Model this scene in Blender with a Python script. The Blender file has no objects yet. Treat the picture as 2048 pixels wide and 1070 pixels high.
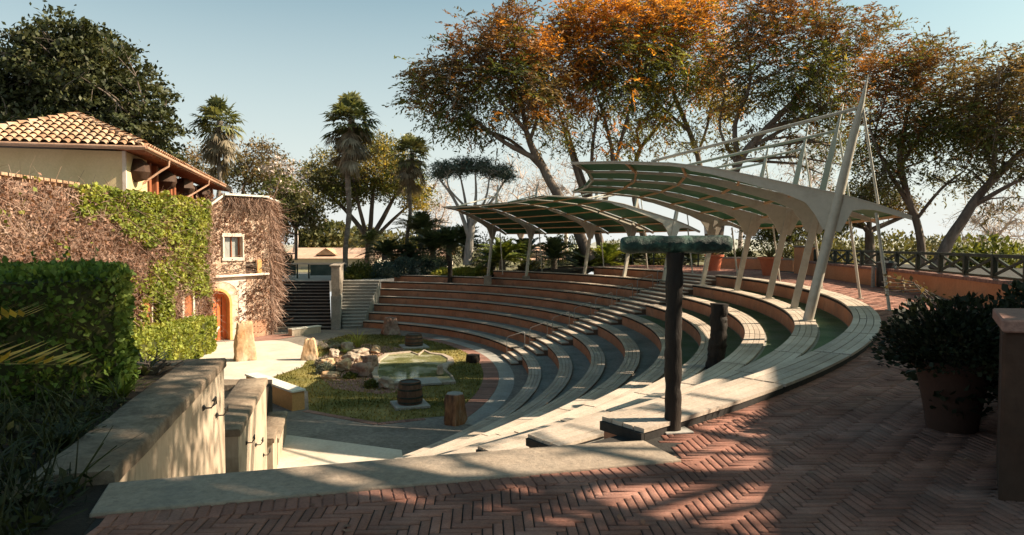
import bpy, math, random
import numpy as np
from mathutils import Vector, noise as mnoise

random.seed(11)
rng = np.random.default_rng(11)
SC = bpy.context.scene
COL = SC.collection
R = math.radians

# ------------------------------------------------------------------ camera model used to survey the place
CAM_H, FOC, PITCH = 1.6, 1365.333, 0.0358
CP, SP = math.cos(PITCH), math.sin(PITCH)


def ray(x, y):
    dx = (x - 1024) / FOC
    dy = -(y - 535) / FOC
    return dx, CP + dy * SP, -SP + dy * CP


def on_level(x, y, z):
    d = ray(x, y)
    t = (z - CAM_H) / d[2]
    return (d[0] * t, d[1] * t, z)


def at_depth(x, y, Y):
    d = ray(x, y)
    t = Y / d[1]
    return (d[0] * t, Y, CAM_H + d[2] * t)


# ------------------------------------------------------------------ objects
def props(o, label=None, cat=None, group=None, kind=None):
    if label:
        o['label'] = label
    if cat:
        o['category'] = cat
    if group:
        o['group'] = group
    if kind:
        o['kind'] = kind
    return o


def thing(name, label, cat, loc=(0, 0, 0), group=None):
    o = bpy.data.objects.new(name, None)
    COL.objects.link(o)
    o.location = loc
    o.empty_display_size = 0.2
    return props(o, label, cat, group)


def root_loc(parent):
    while parent.parent is not None:
        parent = parent.parent
    return np.array(parent.location)


def link_mesh(name, me, parent=None, loc=None):
    o = bpy.data.objects.new(name, me)
    COL.objects.link(o)
    if parent is not None:
        o.parent = parent
    elif loc is not None:
        o.location = loc
    return o


def mesh_np(name, V, Fq, mats, parent=None, loc=(0, 0, 0), midx=None, smooth=False):
    """V (n,3), Fq (m,4) quads -> one object (world coordinates in)."""
    off = root_loc(parent) if parent is not None else np.array(loc, float)
    V = np.asarray(V, np.float32) - off.astype(np.float32)
    Fq = np.asarray(Fq, np.int32)
    m, k = Fq.shape
    me = bpy.data.meshes.new(name)
    me.vertices.add(len(V))
    me.vertices.foreach_set('co', V.ravel())
    me.loops.add(m * k)
    me.loops.foreach_set('vertex_index', Fq.ravel())
    me.polygons.add(m)
    me.polygons.foreach_set('loop_start', np.arange(0, m * k, k, dtype=np.int32))
    me.polygons.foreach_set('loop_total', np.full(m, k, np.int32))
    if smooth:
        me.polygons.foreach_set('use_smooth', np.ones(m, bool))
    if not isinstance(mats, (list, tuple)):
        mats = [mats]
    for mt in mats:
        me.materials.append(mt)
    if midx is not None:
        me.polygons.foreach_set('material_index', np.asarray(midx, np.int32))
    me.update(calc_edges=True)
    me.validate()
    return link_mesh(name, me, parent, None if parent is not None else loc)


def copy_tree(o, parent=None):
    c = o.copy()
    COL.objects.link(c)
    if parent is not None:
        c.parent = parent
    for ch in list(o.children):
        copy_tree(ch, c)
    return c


class MB:
    def __init__(self):
        self.v, self.f, self.mi = [], [], []
        self.cur = 0

    def add(self, vs, fs):
        n = len(self.v)
        self.v += [tuple(p) for p in vs]
        for f in fs:
            self.f.append(tuple(i + n for i in f))
            self.mi.append(self.cur)
        return self

    def box(self, c, s, rz=0.0, taper=1.0):
        cx, cy, cz = c
        hx, hy, hz = s[0] / 2, s[1] / 2, s[2] / 2
        co, si = math.cos(rz), math.sin(rz)
        vs = []
        for dz in (-1, 1):
            k = taper if dz > 0 else 1.0
            for dx, dy in ((-1, -1), (1, -1), (1, 1), (-1, 1)):
                x, y = dx * hx * k, dy * hy * k
                vs.append((cx + x * co - y * si, cy + x * si + y * co, cz + dz * hz))
        return self.add(vs, [(3, 2, 1, 0), (4, 5, 6, 7), (0, 1, 5, 4), (1, 2, 6, 5), (2, 3, 7, 6), (3, 0, 4, 7)])

    def bar(self, a, b, w, h, up=(0, 0, 1)):
        a, b = Vector(a), Vector(b)
        d = (b - a).normalized()
        s = d.cross(Vector(up))
        if s.length < 1e-4:
            s = d.cross(Vector((1, 0, 0)))
        s.normalize()
        u = s.cross(d).normalized()
        vs = []
        for p in (a, b):
            for i, j in ((-1, -1), (1, -1), (1, 1), (-1, 1)):
                vs.append(p + s * (i * w / 2) + u * (j * h / 2))
        return self.add(vs, [(3, 2, 1, 0), (4, 5, 6, 7), (0, 1, 5, 4), (1, 2, 6, 5), (2, 3, 7, 6), (3, 0, 4, 7)])

    def tube(self, path, radii, n=8, cap=True):
        P = [Vector(p) for p in path]
        if not isinstance(radii, (list, tuple, np.ndarray)):
            radii = [radii] * len(P)
        vs, fs = [], []
        t0 = (P[1] - P[0]).normalized()
        s = t0.cross(Vector((0, 0, 1)))
        if s.length < 1e-3:
            s = t0.cross(Vector((1, 0, 0)))
        s.normalize()
        for i, p in enumerate(P):
            if i == 0:
                t = P[1] - P[0]
            elif i == len(P) - 1:
                t = P[-1] - P[-2]
            else:
                t = P[i + 1] - P[i - 1]
            t.normalize()
            s = (s - t * s.dot(t))
            if s.length < 1e-5:
                s = t.cross(Vector((0.3, 1, 0.2)))
            s.normalize()
            b = t.cross(s)
            for k in range(n):
                a = 2 * math.pi * k / n
                vs.append(p + (s * math.cos(a) + b * math.sin(a)) * radii[i])
        for i in range(len(P) - 1):
            for k in range(n):
                k2 = (k + 1) % n
                fs.append((i * n + k, i * n + k2, (i + 1) * n + k2, (i + 1) * n + k))
        if cap:
            fs.append(tuple(reversed(range(n))))
            fs.append(tuple((len(P) - 1) * n + k for k in range(n)))
        return self.add(vs, fs)

    def lathe(self, prof, c=(0, 0, 0), n=24, cap=True, wob=0.0):
        vs, fs = [], []
        for j, (r, z) in enumerate(prof):
            for k in range(n):
                a = 2 * math.pi * k / n
                rr = r
                if wob:
                    rr = r * (1 + wob * mnoise.noise(Vector((math.cos(a) * 1.7 + c[0], math.sin(a) * 1.7 + c[1], z * 2.0))))
                vs.append((c[0] + rr * math.cos(a), c[1] + rr * math.sin(a), c[2] + z))
        for j in range(len(prof) - 1):
            for k in range(n):
                k2 = (k + 1) % n
                fs.append((j * n + k, j * n + k2, (j + 1) * n + k2, (j + 1) * n + k))
        if cap:
            fs.append(tuple(reversed(range(n))))
            fs.append(tuple((len(prof) - 1) * n + k for k in range(n)))
        return self.add(vs, fs)

    def prism(self, poly, z0, z1):
        n = len(poly)
        ar = sum(poly[i][0] * poly[(i + 1) % n][1] - poly[(i + 1) % n][0] * poly[i][1] for i in range(n))
        if ar < 0:
            poly = list(reversed(poly))
        vs = [(p[0], p[1], z0) for p in poly] + [(p[0], p[1], z1) for p in poly]
        fs = [tuple(reversed(range(n))), tuple(range(n, 2 * n))]
        for i in range(n):
            j = (i + 1) % n
            fs.append((i, j, n + j, n + i))
        return self.add(vs, fs)

    def plate(self, outline, side, th):
        """outline: 3-D points in one vertical plane; extruded +-th/2 along side."""
        n = len(outline)
        sv = Vector(side).normalized() * (th / 2)
        vs = [Vector(p) - sv for p in outline] + [Vector(p) + sv for p in outline]
        fs = [tuple(reversed(range(n))), tuple(range(n, 2 * n))]
        for i in range(n):
            j = (i + 1) % n
            fs.append((i, j, n + j, n + i))
        return self.add(vs, fs)

    def strip_plate(self, tops, bots, side, th):
        """a plate described by matching top and bottom points (no concave n-gons)."""
        n = len(tops)
        sv = Vector(side).normalized() * (th / 2)
        vs = []
        for t, b in zip(tops, bots):
            t, b = Vector(t), Vector(b)
            vs += [t - sv, t + sv, b + sv, b - sv]
        fs = [(0, 1, 2, 3), tuple((n - 1) * 4 + k for k in (3, 2, 1, 0))]
        for i in range(n - 1):
            for k in range(4):
                k2 = (k + 1) % 4
                fs.append((i * 4 + k, (i + 1) * 4 + k, (i + 1) * 4 + k2, i * 4 + k2))
        return self.add(vs, fs)

    def build(self, name, mat, parent=None, loc=None, smooth=False, angle=40, bevel=0.0, seg=1):
        off = root_loc(parent) if parent is not None else np.array(loc if loc is not None else (0, 0, 0), float)
        me = bpy.data.meshes.new(name)
        V = np.array(self.v, float) - off
        me.from_pydata(V.tolist(), [], self.f)
        mats = mat if isinstance(mat, (list, tuple)) else [mat]
        for m in mats:
            me.materials.append(m)
        if len(mats) > 1:
            me.polygons.foreach_set('material_index', np.array(self.mi, np.int32))
        if smooth:
            me.polygons.foreach_set('use_smooth', np.ones(len(me.polygons), bool))
            me.set_sharp_from_angle(angle=R(angle))
        me.update()
        o = link_mesh(name, me, parent, None if parent is not None else off)
        if bevel:
            bm = o.modifiers.new('bevel', 'BEVEL')
            bm.width = bevel
            bm.segments = seg
            bm.limit_method = 'ANGLE'
            bm.angle_limit = R(35)
        return o


# ------------------------------------------------------------------ materials
def _nodes(name):
    m = bpy.data.materials.new(name)
    m.use_nodes = True
    nt = m.node_tree
    nt.nodes.clear()
    return m, nt, nt.nodes, nt.links


def _noise(nt, co, scale, detail=5, rough=0.6, stretch=None):
    n = nt.nodes.new('ShaderNodeTexNoise')
    n.inputs['Scale'].default_value = scale
    n.inputs['Detail'].default_value = detail
    n.inputs['Roughness'].default_value = rough
    if stretch:
        mp = nt.nodes.new('ShaderNodeMapping')
        mp.inputs['Scale'].default_value = stretch
        nt.links.new(co, mp.inputs['Vector'])
        co = mp.outputs['Vector']
    nt.links.new(co, n.inputs['Vector'])
    return n.outputs['Fac']


def _ramp(nt, fac, stops):
    r = nt.nodes.new('ShaderNodeValToRGB')
    while len(r.color_ramp.elements) < len(stops):
        r.color_ramp.elements.new(0.5)
    for e, (p, c) in zip(r.color_ramp.elements, stops):
        e.position = p
        e.color = (*c, 1)
    nt.links.new(fac, r.inputs['Fac'])
    return r.outputs['Color']


def _mix(nt, fac, a, b, mode='MIX'):
    m = nt.nodes.new('ShaderNodeMix')
    m.data_type = 'RGBA'
    m.blend_type = mode
    for s, val in ((m.inputs[0], fac), (m.inputs[6], a), (m.inputs[7], b)):
        if isinstance(val, (int, float)):
            s.default_value = val
        elif isinstance(val, tuple):
            s.default_value = (*val, 1)
        else:
            nt.links.new(val, s)
    return m.outputs[2]


def mat_solid(name, stops, scale=2.0, rough=0.85, bump=0.3, bscale=25, stretch=None, spec=0.25, fine=0.35, metal=0.0,
              stain=None, island=0.0):
    """surface whose own colour wanders through the stops; fine grain; optional stain colour (stops colour, scale, amount)."""
    m, nt, N, L = _nodes(name)
    out = N.new('ShaderNodeOutputMaterial')
    p = N.new('ShaderNodeBsdfPrincipled')
    tc = N.new('ShaderNodeTexCoord').outputs['Object']
    f1 = _noise(nt, tc, scale, 6, 0.62, stretch)
    k = len(stops)
    col = _ramp(nt, f1, [(0.32 + 0.36 * i / max(1, k - 1), c) for i, c in enumerate(stops)])
    if fine:
        f2 = _noise(nt, tc, bscale, 4, 0.7, stretch)
        g = _ramp(nt, f2, [(0.25, (1 - fine,) * 3), (0.75, (1 + fine * 0.6,) * 3)])
        col = _mix(nt, 1.0, col, g, 'MULTIPLY')
    if island:
        gi = N.new('ShaderNodeNewGeometry').outputs['Random Per Island']
        g = _ramp(nt, gi, [(0.0, (1 - island,) * 3), (1.0, (1 + island,) * 3)])
        col = _mix(nt, 1.0, col, g, 'MULTIPLY')
    if stain:
        f3 = _noise(nt, tc, stain[1], 7, 0.68)
        a = _ramp(nt, f3, [(0.5, (0, 0, 0)), (0.68, (stain[2],) * 3)])
        col = _mix(nt, a, col, stain[0])
    L.new(col, p.inputs['Base Color'])
    p.inputs['Roughness'].default_value = rough
    p.inputs['Metallic'].default_value = metal
    p.inputs['Specular IOR Level'].default_value = spec
    if bump:
        fb = _noise(nt, tc, bscale, 6, 0.7, stretch)
        b = N.new('ShaderNodeBump')
        b.inputs['Strength'].default_value = bump
        b.inputs['Distance'].default_value = 0.02
        L.new(fb, b.inputs['Height'])
        L.new(b.outputs['Normal'], p.inputs['Normal'])
    L.new(p.outputs['BSDF'], out.inputs['Surface'])
    return m


def mat_leaf(name, stops, scale=0.35, trans=0.35, jitter=0.35, rough=0.6, spec=0.3):
    m, nt, N, L = _nodes(name)
    out = N.new('ShaderNodeOutputMaterial')
    tc = N.new('ShaderNodeTexCoord').outputs['Object']
    f1 = _noise(nt, tc, scale, 4, 0.65)
    k = len(stops)
    col = _ramp(nt, f1, [(0.34 + 0.32 * i / max(1, k - 1), c) for i, c in enumerate(stops)])
    gi = N.new('ShaderNodeNewGeometry').outputs['Random Per Island']
    g = _ramp(nt, gi, [(0.0, (1 - jitter,) * 3), (1.0, (1 + jitter,) * 3)])
    col = _mix(nt, 1.0, col, g, 'MULTIPLY')
    p = N.new('ShaderNodeBsdfPrincipled')
    p.inputs['Roughness'].default_value = rough
    p.inputs['Specular IOR Level'].default_value = spec
    L.new(col, p.inputs['Base Color'])
    t = N.new('ShaderNodeBsdfTranslucent')
    tcol = _mix(nt, 1.0, col, (1.5, 1.35, 0.7), 'MULTIPLY')
    L.new(tcol, t.inputs['Color'])
    mx = N.new('ShaderNodeMixShader')
    mx.inputs[0].default_value = trans
    L.new(p.outputs['BSDF'], mx.inputs[1])
    L.new(t.outputs['BSDF'], mx.inputs[2])
    L.new(mx.outputs['Shader'], out.inputs['Surface'])
    return m


M = {}
M['brick_paver'] = mat_solid('brick_paver', [(0.184, 0.078, 0.055), (0.285, 0.129, 0.092), (0.386, 0.202, 0.152)], 1.3, .8, .5, 60, island=.22, fine=.3,
                             stain=((.10, .075, .065), 1.1, .5))
M['mortar'] = mat_solid('mortar', [(.025, .022, .02), (.05, .045, .04)], 3, .95, .5, 60)
M['ground_far'] = mat_solid('ground_far', [(.16, .13, .075), (.22, .19, .11), (.13, .14, .06)], .15, .95, .6, 4)
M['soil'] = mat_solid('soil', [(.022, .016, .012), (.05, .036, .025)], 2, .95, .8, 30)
M['stage_pave'] = mat_solid('stage_pave', [(.16, .132, .11), (.235, .20, .165), (.31, .265, .22)], .8, .85, .5, 9, fine=.5,
                            stain=((.10, .09, .08), 1.6, .55))
M['stage_light'] = mat_solid('stage_light', [(.50, .44, .36), (.60, .54, .45)], .6, .8, .25, 12, fine=.2, stain=((.38, .27, .17), .55, .6))
M['ring_stone'] = mat_solid('ring_stone', [(.30, .28, .25), (.40, .37, .33)], 1.2, .85, .4, 14, fine=.3)
M['ring_brick'] = mat_solid('ring_brick', [(.24, .12, .09), (.32, .18, .14)], 1.5, .85, .4, 30, fine=.4, island=.2)
M['lawn'] = mat_solid('lawn', [(.07, .078, .015), (.17, .145, .038), (.36, .285, .105)], .42, .95, 1.0, 40, fine=.5)
M['tread_canopy_tint'] = mat_solid('tread_canopy_tint', [(.07, .115, .055), (.12, .16, .08), (.17, .19, .125)], .8, .95, .6, 30, fine=.4)
M['tread_grey'] = mat_solid('tread_grey', [(.19, .18, .155), (.26, .245, .215), (.32, .30, .265)], .8, .9, .5, 14, fine=.4)
M['patio'] = mat_solid('patio', [(.46, .40, .33), (.58, .52, .44)], .9, .75, .2, 8, fine=.15)
M['bench_wall'] = mat_solid('bench_wall', [(0.315, 0.126, 0.068), (0.378, 0.163, 0.089), (0.441, 0.210, 0.126)], .7, .85, .3, 18, fine=.18,
                            stain=((.19, .105, .07), 2.4, .75))
M['plank'] = mat_solid('plank', [(.37, .295, .23), (.47, .385, .31), (.55, .465, .385)], 1.2, .75, .4, 30, fine=.28, island=.12)
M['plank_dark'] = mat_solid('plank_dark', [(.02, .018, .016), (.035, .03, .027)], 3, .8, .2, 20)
M['concrete'] = mat_solid('concrete', [(.19, .15, .115), (.29, .235, .185), (.38, .32, .26)], .9, .85, .5, 14, fine=.3,
                          stain=((.15, .125, .10), 1.4, .7))
M['curb'] = mat_solid('curb', [(.28, .215, .16), (.40, .32, .245)], 1.0, .85, .6, 22, fine=.35, stain=((.16, .14, .12), 2.0, .5))
M['plaster_cream'] = mat_solid('plaster_cream', [(.37, .285, .205), (.47, .375, .28)], .8, .85, .35, 12, fine=.2, stretch=(1, 1, .25),
                               stain=((.20, .14, .095), 1.3, .75))
M['plaster_orange'] = mat_solid('plaster_orange', [(.50, .20, .09), (.58, .26, .13)], .8, .85, .3, 14, fine=.15,
                                stain=((.30, .15, .09), 1.1, .5))
M['wedge_orange'] = mat_solid('wedge_orange', [(.52, .27, .10), (.60, .33, .14)], 1.2, .85, .3, 14, fine=.2)
M['white_cap'] = mat_solid('white_cap', [(.60, .55, .47), (.70, .65, .57)], 1.5, .8, .3, 20, fine=.2, stain=((.40, .35, .28), 2, .5))
M['steel_cream'] = mat_solid('steel_cream', [(.40, .355, .29), (.47, .425, .35)], 1.2, .5, .08, 8, fine=.10, spec=.35, stain=((.22, .19, .15), 2.2, .35))
M['purlin'] = mat_solid('purlin', [(.50, .28, .15), (.58, .35, .20)], 2, .6, .1, 10, fine=.1)  # orange of sunlit bounce mixed into the purlin colour
M['metal_dark'] = mat_solid('metal_dark', [(.02, .02, .02), (.035, .033, .03)], 4, .5, .1, 20, spec=.4)
M['rail_grey'] = mat_solid('rail_grey', [(.16, .15, .14), (.22, .21, .20)], 4, .45, .05, 20, metal=.5)
M['fence_green'] = mat_solid('fence_green', [(.022, .032, .024), (.04, .05, .038)], 3, .6, .2, 20)
M['old_wood'] = mat_solid('old_wood', [(.010, .008, .006), (.022, .016, .012), (.045, .031, .022)], 2.2, .75, 1.0, 12, stretch=(1, 1, .22), fine=.6)
M['moss_log'] = mat_solid('moss_log', [(.006, .014, .011), (.018, .045, .032), (.09, .18, .13)], 5.5, .55, 1.0, 26, fine=.7)
M['stone_warm'] = mat_solid('stone_warm', [(.42, .22, .10), (.52, .34, .20), (.58, .46, .33)], 1.1, .85, .8, 6, fine=.35)
M['stone_grey'] = mat_solid('stone_grey', [(.24, .18, .135), (.36, .285, .215), (.45, .37, .29)], 1.4, .9, .9, 7, fine=.4)
M['stone_red'] = mat_solid('stone_red', [(.20, .11, .08), (.31, .19, .14), (.38, .29, .23)], 1.6, .9, .9, 7, fine=.4)
M['gravel_red'] = mat_solid('gravel_red', [(.20, .085, .06), (.30, .16, .12), (.42, .28, .22)], 9, .95, 1.0, 30, fine=.5)
M['barrel_wood'] = mat_solid('barrel_wood', [(.10, .055, .035), (.17, .095, .06)], 3, .7, .5, 16, stretch=(1, 1, .2), fine=.4, island=.0)
M['barrel_hoop'] = mat_solid('barrel_hoop', [(.03, .04, .035), (.06, .07, .06)], 4, .5, .2, 20, metal=.4)
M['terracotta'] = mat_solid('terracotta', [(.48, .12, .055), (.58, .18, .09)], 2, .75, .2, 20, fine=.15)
M['terracotta_shaded'] = mat_solid('terracotta_shaded', [(.035, .017, .012), (.06, .028, .019)], 2, .8, .3, 20, fine=.2)  # clay darkened to stand for the shade of the right corner
M['roof_tile'] = mat_solid('roof_tile', [(0.312, 0.156, 0.086), (0.429, 0.257, 0.156), (0.515, 0.367, 0.257)], 1.6, .85, .4, 20, fine=.3, island=.28)
M['wall_yellow'] = mat_solid('wall_yellow', [(.52, .38, .20), (.60, .45, .26)], .6, .85, .3, 12, fine=.12)
M['wood_red'] = mat_solid('wood_red', [(.24, .075, .03), (.36, .125, .055)], 1.5, .6, .4, 14, stretch=(1, 1, .15), fine=.3)
M['wood_dark'] = mat_solid('wood_dark', [(.04, .02, .012), (.075, .038, .022)], 1.5, .7, .4, 14, fine=.3)
M['copper_pipe'] = mat_solid('copper_pipe', [(.40, .22, .14), (.52, .32, .22)], 2, .5, .1, 14)
M['tower_stone'] = mat_solid('tower_stone', [(.48, .29, .19), (.60, .42, .31), (.68, .54, .43)], 1.8, .9, .9, 5, fine=.4)
M['tower_plaster'] = mat_solid('tower_plaster', [(.62, .47, .38), (.74, .62, .54)], .9, .85, .4, 8, fine=.2)
M['arch_orange'] = mat_solid('arch_orange', [(.66, .30, .09), (.74, .38, .14)], 1.8, .8, .4, 10, fine=.2)
M['door_red'] = mat_solid('door_red', [(.62, .13, .035), (.70, .19, .06)], 1.2, .7, .2, 8, fine=.15)
M['frame_white'] = mat_solid('frame_white', [(.52, .42, .34), (.60, .50, .42)], 2, .7, .1, 12, fine=.1)
M['twig'] = mat_leaf('twig', [(.125, .065, .042), (.23, .135, .095), (.35, .235, .18)], .5, .05, .45)
M['dry_leaf'] = mat_leaf('dry_leaf', [(.15, .065, .035), (.26, .14, .095), (.37, .25, .19)], .5, .2, .4)
M['ivy_leaf'] = mat_leaf('ivy_leaf', [(.09, .12, .018), (.20, .225, .034), (.33, .32, .07)], .9, .3, .4)
M['hedge_leaf'] = mat_leaf('hedge_leaf', [(00.057, 00.094, 00.018), (00.107, 00.165, 00.031), (00.201, 00.245, 00.057)], 1.2, .3, .4, rough=.6, spec=.2)
M['hedge_low_leaf'] = mat_leaf('hedge_low_leaf', [(0.138, 0.172, 0.023), (0.230, 0.253, 0.040), (0.322, 0.310, 0.069)], 1.2, .3, .35)
M['plaster_brown_shaded'] = mat_solid('plaster_brown_shaded', [(.05, .026, .017), (.08, .042, .027)], 1.1, .9, .5, 14, fine=.3, stain=((.06, .04, .03), 1.6, .6))  # brown plaster with the corner's shade darkened into it
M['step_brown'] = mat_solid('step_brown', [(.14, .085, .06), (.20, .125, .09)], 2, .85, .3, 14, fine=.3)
M['parapet_cap'] = mat_solid('parapet_cap', [(.15, .105, .07), (.23, .17, .12), (.32, .245, .175)], 1.1, .9, .8, 16, fine=.4, stain=((.07, .05, .035), 1.7, .8))
M['grass_blade'] = mat_leaf('grass_blade', [(.06, .07, .014), (.16, .14, .035), (.34, .27, .10)], .42, .3, .4)
M['tower_brick'] = mat_solid('tower_brick', [(.38, .19, .11), (.48, .28, .18)], 2.2, .9, .6, 9, fine=.3)
M['leaf_shaded'] = mat_leaf('leaf_shaded', [(.008, .012, .005), (.016, .022, .009), (.03, .036, .015)], .8, .15, .4)  # leaf colour carrying the deep shade of the right corner
M['creeper_wall'] = mat_solid('creeper_wall', [(.17, .105, .08), (.26, .17, .13)], 1.2, .9, .5, 9, fine=.3)
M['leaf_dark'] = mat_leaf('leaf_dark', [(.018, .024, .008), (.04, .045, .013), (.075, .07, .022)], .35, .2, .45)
M['leaf_olive'] = mat_leaf('leaf_olive', [(0.072, 0.078, 0.030), (0.120, 0.114, 0.048), (0.180, 0.144, 0.072)], .3, .3, .4)
M['leaf_green'] = mat_leaf('leaf_green', [(0.044, 0.056, 0.015), (0.094, 0.106, 0.025), (0.175, 0.175, 0.044)], .35, .35, .4)
M['leaf_yellow'] = mat_leaf('leaf_yellow', [(.14, .12, .03), (.27, .21, .05), (.42, .30, .075)], .4, .4, .4)
M['leaf_orange'] = mat_leaf('leaf_orange', [(0.208, 0.098, 0.026), (0.468, 0.189, 0.033), (0.676, 0.312, 0.052)], .45, .4, .4)
M['leaf_rust'] = mat_leaf('leaf_rust', [(0.078, 0.052, 0.021), (0.182, 0.085, 0.029), (0.312, 0.130, 0.039)], .4, .3, .4)
M['leaf_brown'] = mat_leaf('leaf_brown', [(00.075, 00.063, 00.030), (00.149, 00.105, 00.048), (00.284, 00.172, 00.067)], .35, .3, .4)
M['leaf_grey'] = mat_leaf('leaf_grey', [(.10, .12, .10), (.16, .18, .15), (.22, .21, .17)], 1.5, .2, .4)
M['leaf_mauve'] = mat_leaf('leaf_mauve', [(.17, .14, .13), (.27, .23, .19), (.30, .28, .18)], 2, .2, .4)
M['leaf_bluegreen'] = mat_leaf('leaf_bluegreen', [(.03, .055, .045), (.065, .095, .08), (.12, .145, .12)], .8, .2, .4)
M['leaf_lime'] = mat_leaf('leaf_lime', [(.20, .22, .04), (.30, .30, .06), (.40, .36, .10)], 1, .35, .35)
M['leaf_gold'] = mat_leaf('leaf_gold', [(.40, .22, .03), (.55, .36, .06), (.30, .26, .05)], 3, .3, .3)
M['palm_leaf'] = mat_leaf('palm_leaf', [(.07, .085, .03), (.13, .14, .055), (.23, .215, .10)], .6, .25, .4, rough=.45, spec=.5)
M['palm_dead'] = mat_leaf('palm_dead', [(.11, .085, .055), (.19, .15, .10), (.28, .235, .17)], .7, .2, .45)
M['cycad_leaf'] = mat_leaf('cycad_leaf', [(.03, .048, .02), (.065, .085, .036), (.15, .155, .07)], .8, .2, .4, rough=.4, spec=.5)
M['cycad_lime'] = mat_leaf('cycad_lime', [(.08, .11, .02), (.16, .19, .03), (.26, .26, .06)], .8, .35, .4)
M['bark'] = mat_solid('bark', [(.09, .065, .05), (.16, .12, .095), (.24, .19, .155)], 1.2, .9, 1.0, 9, stretch=(1, 1, .3), fine=.4)
M['bark_pale'] = mat_solid('bark_pale', [(.22, .19, .165), (.32, .28, .25), (.40, .36, .32)], 1.2, .9, .7, 9, stretch=(1, 1, .3), fine=.3)
M['bark_palm'] = mat_solid('bark_palm', [(.11, .085, .065), (.20, .16, .125), (.28, .235, .19)], 2.5, .9, 1.0, 7, stretch=(1, 1, 2.2), fine=.5)
M['bare_twig'] = mat_leaf('bare_twig', [(.36, .28, .245), (.46, .37, .33), (.52, .44, .40)], .3, .1, .3)
M['roof_salmon'] = mat_solid('roof_salmon', [(.46, .28, .20), (.55, .36, .27)], .4, .9, .3, 3, fine=.2)
M['wall_far'] = mat_solid('wall_far', [(.52, .44, .36), (.60, .52, .44)], .4, .9, .1, 3, fine=.1)
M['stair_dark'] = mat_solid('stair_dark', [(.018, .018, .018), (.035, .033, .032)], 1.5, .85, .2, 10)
M['stair_nose'] = mat_solid('stair_nose', [(.19, .175, .16), (.25, .235, .21)], 1.5, .8, .3, 12, fine=.3)
M['hill'] = mat_solid('hill', [(.30, .29, .24), (.38, .36, .30)], .02, .95, .3, .3)
M['paper_white'] = mat_solid('paper_white', [(.7, .7, .68), (.78, .78, .76)], 3, .6, 0, 3, fine=.05)


def mat_sheet():
    m, nt, N, L = _nodes('roof_sheet_green')
    out = N.new('ShaderNodeOutputMaterial')
    p = N.new('ShaderNodeBsdfPrincipled')
    tc = N.new('ShaderNodeTexCoord').outputs['Object']
    col = _ramp(nt, _noise(nt, tc, 1.2, 5), [(.3, (.010, .055, .035)), (.7, (.022, .10, .062))])
    L.new(col, p.inputs['Base Color'])
    p.inputs['Roughness'].default_value = .35
    t = N.new('ShaderNodeBsdfTranslucent')
    t.inputs['Color'].default_value = (.03, .24, .13, 1)
    mx = N.new('ShaderNodeMixShader')
    mx.inputs[0].default_value = .28
    L.new(p.outputs['BSDF'], mx.inputs[1])
    L.new(t.outputs['BSDF'], mx.inputs[2])
    L.new(mx.outputs['Shader'], out.inputs['Surface'])
    return m


def mat_glass(name, col, rough=.05):
    m, nt, N, L = _nodes(name)
    out = N.new('ShaderNodeOutputMaterial')
    p = N.new('ShaderNodeBsdfPrincipled')
    p.inputs['Base Color'].default_value = (*col, 1)
    p.inputs['Roughness'].default_value = rough
    p.inputs['Specular IOR Level'].default_value = .8
    L.new(p.outputs['BSDF'], out.inputs['Surface'])
    return m


def mat_water():
    m, nt, N, L = _nodes('pond_water')
    out = N.new('ShaderNodeOutputMaterial')
    p = N.new('ShaderNodeBsdfPrincipled')
    tc = N.new('ShaderNodeTexCoord').outputs['Object']
    col = _ramp(nt, _noise(nt, tc, .7, 4), [(.36, (.13, .13, .045)), (.5, (.25, .24, .11)), (.62, (.48, .46, .34))])
    L.new(col, p.inputs['Base Color'])
    p.inputs['Roughness'].default_value = .06
    p.inputs['Specular IOR Level'].default_value = .7
    b = N.new('ShaderNodeBump')
    b.inputs['Strength'].default_value = .08
    L.new(_noise(nt, tc, 6, 3), b.inputs['Height'])
    L.new(b.outputs['Normal'], p.inputs['Normal'])
    L.new(p.outputs['BSDF'], out.inputs['Surface'])
    return m


M['sheet'] = mat_sheet()
M['pane'] = mat_glass('window_pane', (.30, .30, .28))
M['water'] = mat_water()
# ================================================================== light, sky, camera
SUN_EL, SUN_DIR = R(36), Vector((0.998, 0.06, 0)).normalized()
world = bpy.data.worlds.new("World")
SC.world = world
world.use_nodes = True
wn, wl = world.node_tree.nodes, world.node_tree.links
wn.clear()
sky = wn.new('ShaderNodeTexSky')
sky.sky_type = 'NISHITA'
sky.sun_disc = False
sky.sun_elevation = SUN_EL
sky.sun_rotation = math.atan2(SUN_DIR.x, SUN_DIR.y)
sky.air_density = 1.0
sky.dust_density = 3.0
sky.ozone_density = 1.0
bg = wn.new('ShaderNodeBackground')
bg.inputs['Strength'].default_value = 0.062
wo = wn.new('ShaderNodeOutputWorld')
tint = wn.new('ShaderNodeMix')
tint.data_type = 'RGBA'
tint.blend_type = 'MULTIPLY'
tint.inputs[0].default_value = 1.0
tint.inputs[7].default_value = (.74, 1.06, .90, 1)
wl.new(sky.outputs['Color'], tint.inputs[6])
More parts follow.
